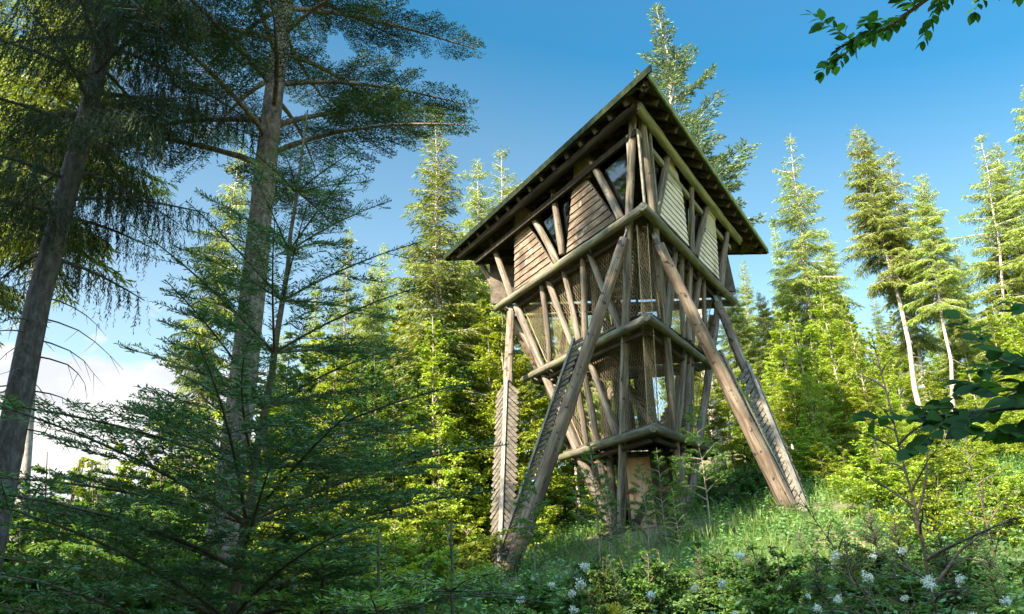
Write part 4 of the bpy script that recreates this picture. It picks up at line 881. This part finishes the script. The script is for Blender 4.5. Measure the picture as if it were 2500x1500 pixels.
scatter('mid', bandx(2000, 2120, lin((2000, 1090), (2120, 1040)), 20.5, 24, 4), 'sunlit', 'young beeches on the right slope')
scatter('lbush', bandx(1995, 2140, lin((1995, 1200), (2140, 1180)), 19.8, 22, 5, 25), 'sunlit', 'low growth on the right slope', 'shrub')
scatter('bush', bandx(1720, 1900, lin((1720, 1130), (1900, 1150)), 21.5, 25, 6, 20), 'shaded', 'shaded shrubs on the mound behind the door', 'shrub')
scatter('lbush', bandx(2110, 2560, lin((1850, 1200), (2560, 1130)), 12, 20, 10, 50), 'sunlit', 'low growth on the right slope', 'shrub')
scatter('bush', bandx(1990, 2540, lin((1990, 1320), (2540, 1330)), 8, 12, 9, 30), 'shaded', 'shaded low growth at the lower right', 'shrub')

# where several of one group still share a label, tell them apart by their order from left to right
# forest around the viewpoint (out of the picture): its shade falls on the foreground
for i, (x, y, hh) in enumerate([(-12, -4, 20), (-8, -8, 21), (-4, -11, 22), (1, -13, 21), (-16, 1, 20), (6, -15, 22), (-9, -1, 17), (-5, -5, 16), (-19, -3, 24), (-13, -10, 25), (-22, 5, 21), (-1, -8, 15), (-7, 2.5, 15), (-10, 5, 14.5), (-5, -2, 17), (-11.6, 1.6, 29)]):
    K['s1' if i % 2 else 's3'].put((x, y, h(x, y)), (x, y, h(x, y)+hh), 1.2, i, label='spruce of the forest '+('far behind' if y < -7 else 'behind' if y < -3 else 'beside')+' the viewpoint, '+('far left' if x < -12 else 'left' if x < -6 else 'near the path' if x < 0 else 'right'), cat='tree', group='spruces around the viewpoint')

# ---------------------------------------------------------------- overhanging beech at the right (its trunk stands just outside the view)
def leaf8(P, D, Nn, L_, W_):
    S = nrmz(np.cross(D, Nn)); Nn = nrmz(np.cross(S, D)); L_ = L_[:, None]; W_ = W_[:, None]
    prof = [(0, 0), (.18, .33), (.42, .5), (.68, .40), (.88, .16), (1, 0), (.88, -.16), (.68, -.40), (.42, -.5), (.18, -.33)]
    return np.stack([P+D*L_*a+S*W_*b+Nn*(abs(b)*W_*.22-a*a*L_*.10) for a, b in prof], 1)
bt = empty('beech_tree', (4.9, 2.0, h(4.9, 2.0)), label='overhanging beech with dark leafy boughs reaching in at the upper right corner and right edge', cat='tree')
BO = np.array([4.9, 2.0, h(4.9, 2.0)]); gb = np.random.default_rng(9); rb_ = random.Random(9)
b = MB(); tp = [np.array([0, 0, -.2]), np.array([.02, 0, 1.5]), np.array([-.03, .05, 3.2]), np.array([.05, .1, 5.0]), np.array([.1, .05, 7.5]), np.array([.1, .1, 9.5])]
b.tube(tp, [.15, .12, .11, .09, .06, .02], 10, True, .04, rb_); b.build('trunk', bark_light, bt, True)
def bough(path, r0, nside, Lside, leafL, name_off=0, dens=.024, seed=1, keep=None):
    g = np.random.default_rng(seed); path = [np.asarray(p, float) for p in path]; b = MB(); seg = [np.linalg.norm(path[i+1]-path[i]) for i in range(len(path)-1)]; tot = sum(seg)
    b.tube([p-BO for p in path], [r0*(1-.85*i/(len(path)-1))+.0015 for i in range(len(path))], 6)
    def at(s):
        d = s*tot
        for i, q in enumerate(seg):
            if d <= q or i == len(seg)-1: return path[i]+(path[i+1]-path[i])*min(1, d/q), unit(path[i+1]-path[i])
            d -= q
    LP, LD = [], []
    def twig(P, d, L_):
        n_ = max(3, int(L_/dens)); Q = P.copy(); dd = d.copy(); pts = [P]
        for i in range(n_):
            dd = nrmz(dd+g.normal(0, .07, 3)*np.array([1, 1, .6])); Q = Q+dd*L_/n_; pts.append(Q.copy()); sv = nrmz(np.cross(dd, (0, 0, 1.)))
            LP.append(Q); LD.append(nrmz(dd*.65+sv*(1 if i % 2 else -1)*g.uniform(.6, 1)+np.array([0, 0, g.normal(-.1, .2)])))
        LP.append(Q); LD.append(dd)
        b.tube([p-BO for p in pts], [.003*(1-.7*i/n_) for i in range(n_+1)], 4, False)
    s0 = .40
    for i in range(nside):
        s = s0+(1-s0)*(i+.5)/nside; P, t_ = at(s); sv = nrmz(np.cross(t_, (0, 0, 1.))); sg = 1 if i % 2 else -1
        twig(P, nrmz(t_*.8+sv*sg*g.uniform(.4, 1.1)+np.array([0, 0, g.normal(0, .40)])), Lside*(1.25-s*.6)*g.uniform(.6, 1.15))
    P, t_ = at(.93); twig(P, t_, Lside*.5)
    limb = b.build('limb', bark_brown, bt, True)
    LP = np.array(LP)-BO; LD = np.array(LD); n_ = len(LP); Nn = nrmz(np.array([-.15, -.65, .75])+g.normal(0, .33, (n_, 3))); L_ = leafL*g.uniform(.6, 1.15, n_)
    link('foliage', mesh_q('beech_foliage', leaf8(LP, LD, Nn, L_, L_*.62), g.random(n_)), mf_beech, limb)
TT = lambda i: BO+tp[i]
bough([TT(3), atY(2560, -330, 3.6), atY(2440, -140, 3.9), atY(2300, -30, 4.1), atY(2180, 60, 4.2), atY(2040, 120, 4.3)], .03, 30, .46, .105, seed=2)
bough([TT(3)+np.array([0, 0, .4]), atY(2640, -220, 4.0), atY(2480, -90, 4.3), atY(2390, -20, 4.4)], .02, 18, .40, .10, seed=3)
bough([TT(2), atY(2800, 1010, 2.6), atY(2600, 985, 2.8), atY(2430, 1000, 2.9), atY(2240, 1020, 3.0)], .022, 30, .40, .088, seed=4)
bough([TT(2)+np.array([0, 0, .1]), atY(2760, 960, 2.7), atY(2620, 920, 2.9), atY(2500, 900, 3.0), atY(2420, 870, 3.05)], .018, 32, .42, .088, seed=5)
bough([TT(2)+np.array([0, 0, .0]), atY(2780, 1100, 2.5), atY(2620, 1060, 2.7), atY(2460, 1060, 2.8), atY(2330, 1055, 2.9)], .016, 16, .26, .08, seed=8)
bough([TT(2)+np.array([0, 0, .2]), atY(2760, 900, 2.9), atY(2600, 960, 3.1), atY(2440, 950, 3.2), atY(2330, 960, 3.25)], .014, 18, .26, .08, seed=9)
bough([TT(2)+np.array([0, 0, .4]), atY(2800, 740, 2.8), atY(2600, 745, 3.0), atY(2440, 760, 3.1)], .014, 7, .22, .075, seed=6)
bough([TT(2)+np.array([0, 0, -.3]), atY(2800, 1240, 2.4), atY(2620, 1190, 2.5), atY(2500, 1170, 2.6)], .014, 6, .2, .085, seed=7)

# ---------------------------------------------------------------- grass and herbs of the slope (stuff)
gg = np.random.default_rng(12)
def region_pts(n, x0, x1, y0, y1, pw=1.0):
    u = gg.random(n)**pw; y = y0+(y1-y0)*u; x = x0+(x1-x0)*gg.random(n)*1.0
    keep = (np.abs(x) < y*.95+3) & (((x-3.0)**2+(y-19.8)**2) > 3.6*gg.random(len(x)))
    return x[keep], y[keep]
x, y = region_pts(150000, -16, 26, 4.5, 36, 1.25); cl = np.sin(x*1.7+np.sin(y*1.3)*2)+np.sin(y*2.1+x*.6); k = gg.random(len(x)) < .55+.3*cl; x, y = x[k], y[k]
z = H(x, y); P = np.stack([x, y, z-.02], 1); n_ = len(x); d = nrmz(np.stack([gg.normal(0, .35, n_), gg.normal(0, .35, n_), np.ones(n_)], 1)); sd2 = nrmz(np.cross(d, gg.normal(0, 1, (n_, 3))))
V1 = rh(P, d, sd2, gg.uniform(.14, .48, n_), gg.uniform(.008, .018, n_)*(1+y/22), .5)
link('grass', mesh_q('grass', V1, gg.random(n_)), mf_grass); tag(bpy.data.objects['grass'], 'green grass growing over the forest slope', 'grass', kind='stuff')
x, y = region_pts(19000, -14, 24, 4.5, 27, 1.1); cl = np.sin(x*.9+2+np.sin(y*.8)*1.5)+np.sin(y*1.1-x*.5); k = gg.random(len(x)) < .5+.35*cl; x, y = x[k], y[k]; z = H(x, y); n_ = len(x)
hh = gg.uniform(.2, .75, n_)*np.where(y < 14, 1.1, .8); per = 16; idx = np.repeat(np.arange(n_), per); f = np.tile((np.arange(per)+.5)/per, n_)
az = np.tile(np.arange(per)*2.4, n_)+np.repeat(gg.uniform(0, 6, n_), per); ln_ = gg.normal(0, .18, (n_, 2))
P = np.stack([x[idx]+ln_[idx, 0]*f*hh[idx], y[idx]+ln_[idx, 1]*f*hh[idx], z[idx]+hh[idx]*f], 1); d = nrmz(np.stack([np.cos(az), np.sin(az), gg.normal(.25, .3, len(az))], 1)); sd2 = nrmz(np.cross(d, np.array([0, 0, 1.])+gg.normal(0, .35, d.shape)))
V2 = rh(P, d, sd2, gg.uniform(.06, .15, len(P))*(1.2-.5*f), gg.uniform(.028, .06, len(P)), .45)
link('undergrowth', mesh_q('undergrowth', V2, np.repeat(gg.random(n_), per)*.6+gg.random(len(P))*.4), mf_herb); tag(bpy.data.objects['undergrowth'], 'leafy green herbs covering the slope in front of the tower', 'undergrowth', kind='stuff')

# ferns, young spruces, rowans, thin saplings, meadowsweet
def fern(seed):
    g = np.random.default_rng(seed); tb = MB(); Vs = []
    for i in range(11):
        az = i*2.4+g.normal(0, .2); hd = np.array([math.cos(az), math.sin(az), 0]); L_ = g.uniform(.55, .85); pts = [hd*L_*s*.75+np.array([0, 0, 1])*L_*(1.15*s-.85*s*s) for s in np.linspace(0, 1, 12)]
        tb.tube(pts, [.004*(1-.8*j/11) for j in range(12)], 4, False)
        for j in range(1, 12):
            for m_ in range(3):
                A = pts[j-1]+(pts[j]-pts[j-1])*m_/3; t_ = nrmz(pts[j]-pts[j-1]); sv = nrmz(np.cross(t_, (0, 0, 1.))); s = (j-1+m_/3)/11; wl = .17*math.sin(math.pi*min(1, .15+s*.95))**.8+.01
                for sg in (-1, 1): Vs.append(rh(A[None], nrmz(sv*sg+t_*.35-np.array([0, 0, .12]))[None], t_[None], np.array([wl]), np.array([.030]), .35))
    V = np.concatenate(Vs); return tb, V, g.random(len(V))
kfern = Kind(fern(3), 'fern', bark_light, mf_herb, .6, 'stems', 'fronds')
def stand(Kd, spots, label_of, cat, group, lift=None):
    for i, (x, y, Y) in enumerate(spots):
        T = atY(x, y, Y); z = h(T[0], Y); hh = max(.35, T[2]-z) if lift is None else lift
        sc = hh/Kd.H; r = Kd.put((T[0], Y, z-.02), None, 1, prs.uniform(0, 6.28), sc, label=label_of(x, y, i), cat=cat, group=group); r.scale = (min(sc, 1.35), min(sc, 1.35), sc)
def side(x):
    for lim, s_ in ((1180, 'left of the tower\'s left foot'), (1330, 'at the tower\'s left foot'), (1460, 'below the bank left of the door'), (1560, 'straight below the tower door'), (1680, 'right below the tower door'), (1800, 'on the bank between door and right leg'), (1930, 'below the tower\'s right foot'), (2080, 'right of the tower\'s right foot'), (2200, 'just left of the thin dark sapling'), (2330, 'just right of the thin dark sapling'), (9999, 'near the lower right corner')):
        if x < lim: return s_
stand(kfern, [(1460, 1330, 15), (1495, 1352, 13.5), (1420, 1345, 14), (1530, 1375, 12.5), (1385, 1385, 12), (1745, 1340, 14), (1770, 1370, 12.5), (1700, 1300, 16), (1330, 1400, 13), (1620, 1400, 11.5), (1860, 1395, 11), (1180, 1395, 14), (1950, 1420, 9), (2330, 1400, 8.5), (2420, 1370, 10), (1560, 1440, 9.5), (1250, 1440, 10)],
      lambda x, y, i: ('upper ' if y < 1380 else 'lower ')+'green fern '+side(x), 'fern', 'ferns on the slope')
kys = Kind(conifer(51, 2.2, .85, cb=.04, nwh=17, nb=6, e_top=45, e_bot=5, droop=.12, twsp=.055, twl=.42, spw=.010, spl=.05, spsp=.016, hang=.05, tr=.022, ragged=.2, dead=0, minr=.05), 'spruce_seedling', bark_brown, mf_young, 2.2)
stand(kys, [(1820, 1330, 11.5), (1705, 1350, 11), (1580, 1360, 11), (2120, 1240, 11), (2180, 1265, 10), (2060, 1310, 10), (2290, 1300, 9.5), (1860, 1370, 9.5), (1400, 1390, 10.5), (1320, 1410, 11), (1950, 1290, 13), (2400, 1330, 9), (1640, 1210, 17.5), (1770, 1150, 21), (1720, 1140, 22), (1500, 1400, 9.5), (1990, 1360, 9)],
      lambda x, y, i: ('dark bushy young spruce ' if i % 2 == 0 else 'slim dark young spruce ')+side(x), 'young spruce', 'young spruces on the slope')
krow = Kind(broadleaf(61, 3.4, .75, cb=.3, nl=22, nleaf=3600, tr=.018, leaf=(.075, .022), e=30, clump=.2), 'rowan_sapling', bark_light, mf_leafd, 3.4)
stand(krow, [(1600, 1080, 17), (1650, 1130, 17.5), (1560, 1110, 16.5), (1690, 960, 17), (1440, 1060, 17.5), (1480, 1180, 16.5), (1290, 1120, 16), (1640, 1180, 15), (1530, 1270, 14)],
      lambda x, y, i: ('slender rowan sapling climbing before the netting, ' if y < 1090 else 'slender rowan sapling screening the tower door, ' if 1530 < x < 1700 else 'slender rowan sapling, ')+side(x), 'sapling', 'rowan saplings around the tower')
kdark = Kind(broadleaf(62, 4.6, 1.25, cb=.22, nl=20, nleaf=620, tr=.022, leaf=(.05, .028), e=32, clump=.25, bare=.3), 'bare_sapling', bark_brown, mf_leafd, 4.6)
P, T = root_from((2100, 800), (2255, 1420), 6.2); kdark.put(P, T, 1, 2.0, label='thin dark sapling with sparse leaves and bare wiry twigs at the lower right', cat='sapling')
P, T = root_from((2330, 960), (2420, 1320), 9.5); kdark.put(P, T, .8, .3, label='thin dark twin-like sapling stem near the right edge before the bright slope', cat='sapling')
P, T = root_from((1930, 1180), (2080, 1400), 7.0); kdark.put(P, T, .9, 4.0, label='low leaning wiry sapling before the young spruces, right of the tower foot', cat='sapling')
P, T = root_from((1405, 1190), (1420, 1400), 12.5); kdark.put(P, T, .5, 1.0, label='slim bare stem rising before the open space under the tower', cat='sapling')
def meadowsweet(seed):
    g = np.random.default_rng(seed); tb = MB(); top = np.array([.03, .02, 1.15]); tb.tube([np.zeros(3), np.array([.02, 0, .6]), top], [.006, .005, .003], 5, False); Vs = []
    for j in range(9):
        s = .15+.08*j; P = np.array([.02*s, 0, 1.15*s]); az = j*2.5
        for m_ in range(5):
            a = az+(m_-2)*.28; d = nrmz(np.array([math.cos(a), math.sin(a), .25])); Vs.append(rh((P+d*.03*m_)[None], d[None], nrmz(np.cross(d, (0, 0, 1.)))[None], np.array([.10]), np.array([.045])))
    fl = []
    for j in range(7):
        az = j*2.4; d = nrmz(np.array([math.cos(az)*.55, math.sin(az)*.55, 1.])); L_ = g.uniform(.03, .09); E_ = top+d*L_; tb.tube([top, E_], [.002, .001], 3, False)
        n_ = 26; c_ = E_+g.normal(0, 1, (n_, 3))*np.array([.015, .015, .018]); dd = nrmz(g.normal(0, 1, (n_, 3))); fl.append(rh(c_, dd, nrmz(np.cross(dd, g.normal(0, 1, (n_, 3)))), g.uniform(.016, .026, n_), g.uniform(.014, .022, n_)))
    return tb, np.concatenate(Vs), np.concatenate(fl), g
class Flower:
    def __init__(s, seed, mat, nm):
        tb, V, F_, g = meadowsweet(seed); s.nm = nm; s.t = tb.mesh(nm+'_stem'); s.t.materials.append(mf_herb); s.c = mesh_q(nm+'_leaves', V, g.random(len(V))); s.c.materials.append(mf_herb); s.f = mesh_q(nm+'_blossom', F_, g.random(len(F_))); s.f.materials.append(mat)
    def put(s, loc, sc, rot, **k):
        r = empty(s.nm, loc, **k); r.rotation_euler.z = rot; r.scale = (sc, sc, sc)
        for nm, me in (('stem', s.t), ('leaves', s.c), ('blossom', s.f)): o_ = bpy.data.objects.new(nm, me); COL.objects.link(o_); o_.parent = r
FK = [Flower(i, mf_white, 'meadowsweet') for i in (1, 2, 3)]
yel = foliage('yellow_blossom', [(.45, .42, .03), (.62, .58, .05), (.75, .70, .10)], trans=.3, tint=(1, 1, .6))
FY = Flower(5, yel, 'yellow_umbel')
fl = [(1265, 1475, 5), (1318, 1488, 5), (1402, 1465, 5.5), (1400, 1490, 4.8), (1428, 1487, 5), (1438, 1455, 6), (1452, 1468, 6), (1532, 1480, 5.5), (1600, 1490, 5), (1712, 1487, 4.8), (1770, 1465, 5.2), (1815, 1435, 6), (1785, 1455, 5.6), (1880, 1488, 4.8), (1905, 1480, 5.2), (1897, 1380, 7.5), (1968, 1420, 6.5), (1990, 1485, 4.8), (2025, 1370, 8), (2040, 1475, 5.2), (2070, 1490, 4.6), (2140, 1405, 6.4), (2145, 1490, 5), (2185, 1470, 5.4), (2222, 1405, 6.2), (2250, 1385, 6.6), (2268, 1450, 5.2), (2290, 1480, 4.9), (2352, 1460, 5.2), (2375, 1475, 5), (2465, 1490, 4.6), (2050, 1430, 6.1), (2110, 1455, 5.5), (2200, 1440, 5.7), (1690, 1440, 6.2), (1350, 1440, 6.4)]
for i, (x_, y_, Y_) in enumerate(fl):
    T = atY(x_, y_, Y_); hh = 1.25; FK[i % 3].put((T[0], T[1], T[2]-.53), .45*prs.uniform(.6, 1.4), prs.uniform(0, 6), label=('low ' if y_ > 1470 else 'tall ' if y_ < 1425 else '')+'cream-white meadowsweet plume '+side(x_), cat='flower', group='meadowsweet flowers along the bottom')
T = atY(1500, 1470, 6.0); FY.put((T[0], T[1], T[2]-1.25), 1.0, 1, label='yellow flower head among the white plumes, below the tower door', cat='flower')

from collections import defaultdict
same = defaultdict(list)
for o_ in COL.objects:
    if o_.parent is None and 'label' in o_ and 'viewpoint' not in o_['label']: same[o_['label']].append(o_)
def across(o_):
    p = np.array(o_.location); return float(p @ RT/max(.1, p @ FW))
WORDS = {2: ('left one of two', 'right one of two'), 3: ('leftmost of three', 'middle of three', 'rightmost of three')}
for lb, os_ in same.items():
    if len(os_) > 1:
        os_.sort(key=across); n_ = len(os_); num = {4: 'four', 5: 'five', 6: 'six', 7: 'seven', 8: 'eight'}.get(n_, 'the row')
        ordn = ('leftmost', 'second', 'third', 'fourth', 'fifth', 'sixth', 'seventh', 'eighth', 'ninth', 'tenth')
        for i, o_ in enumerate(os_):
            o_['label'] = WORDS[n_][i]+', '+lb if n_ in WORDS else (f'{ordn[i]} of {num}' if i else f'leftmost of {num}')+', '+lb
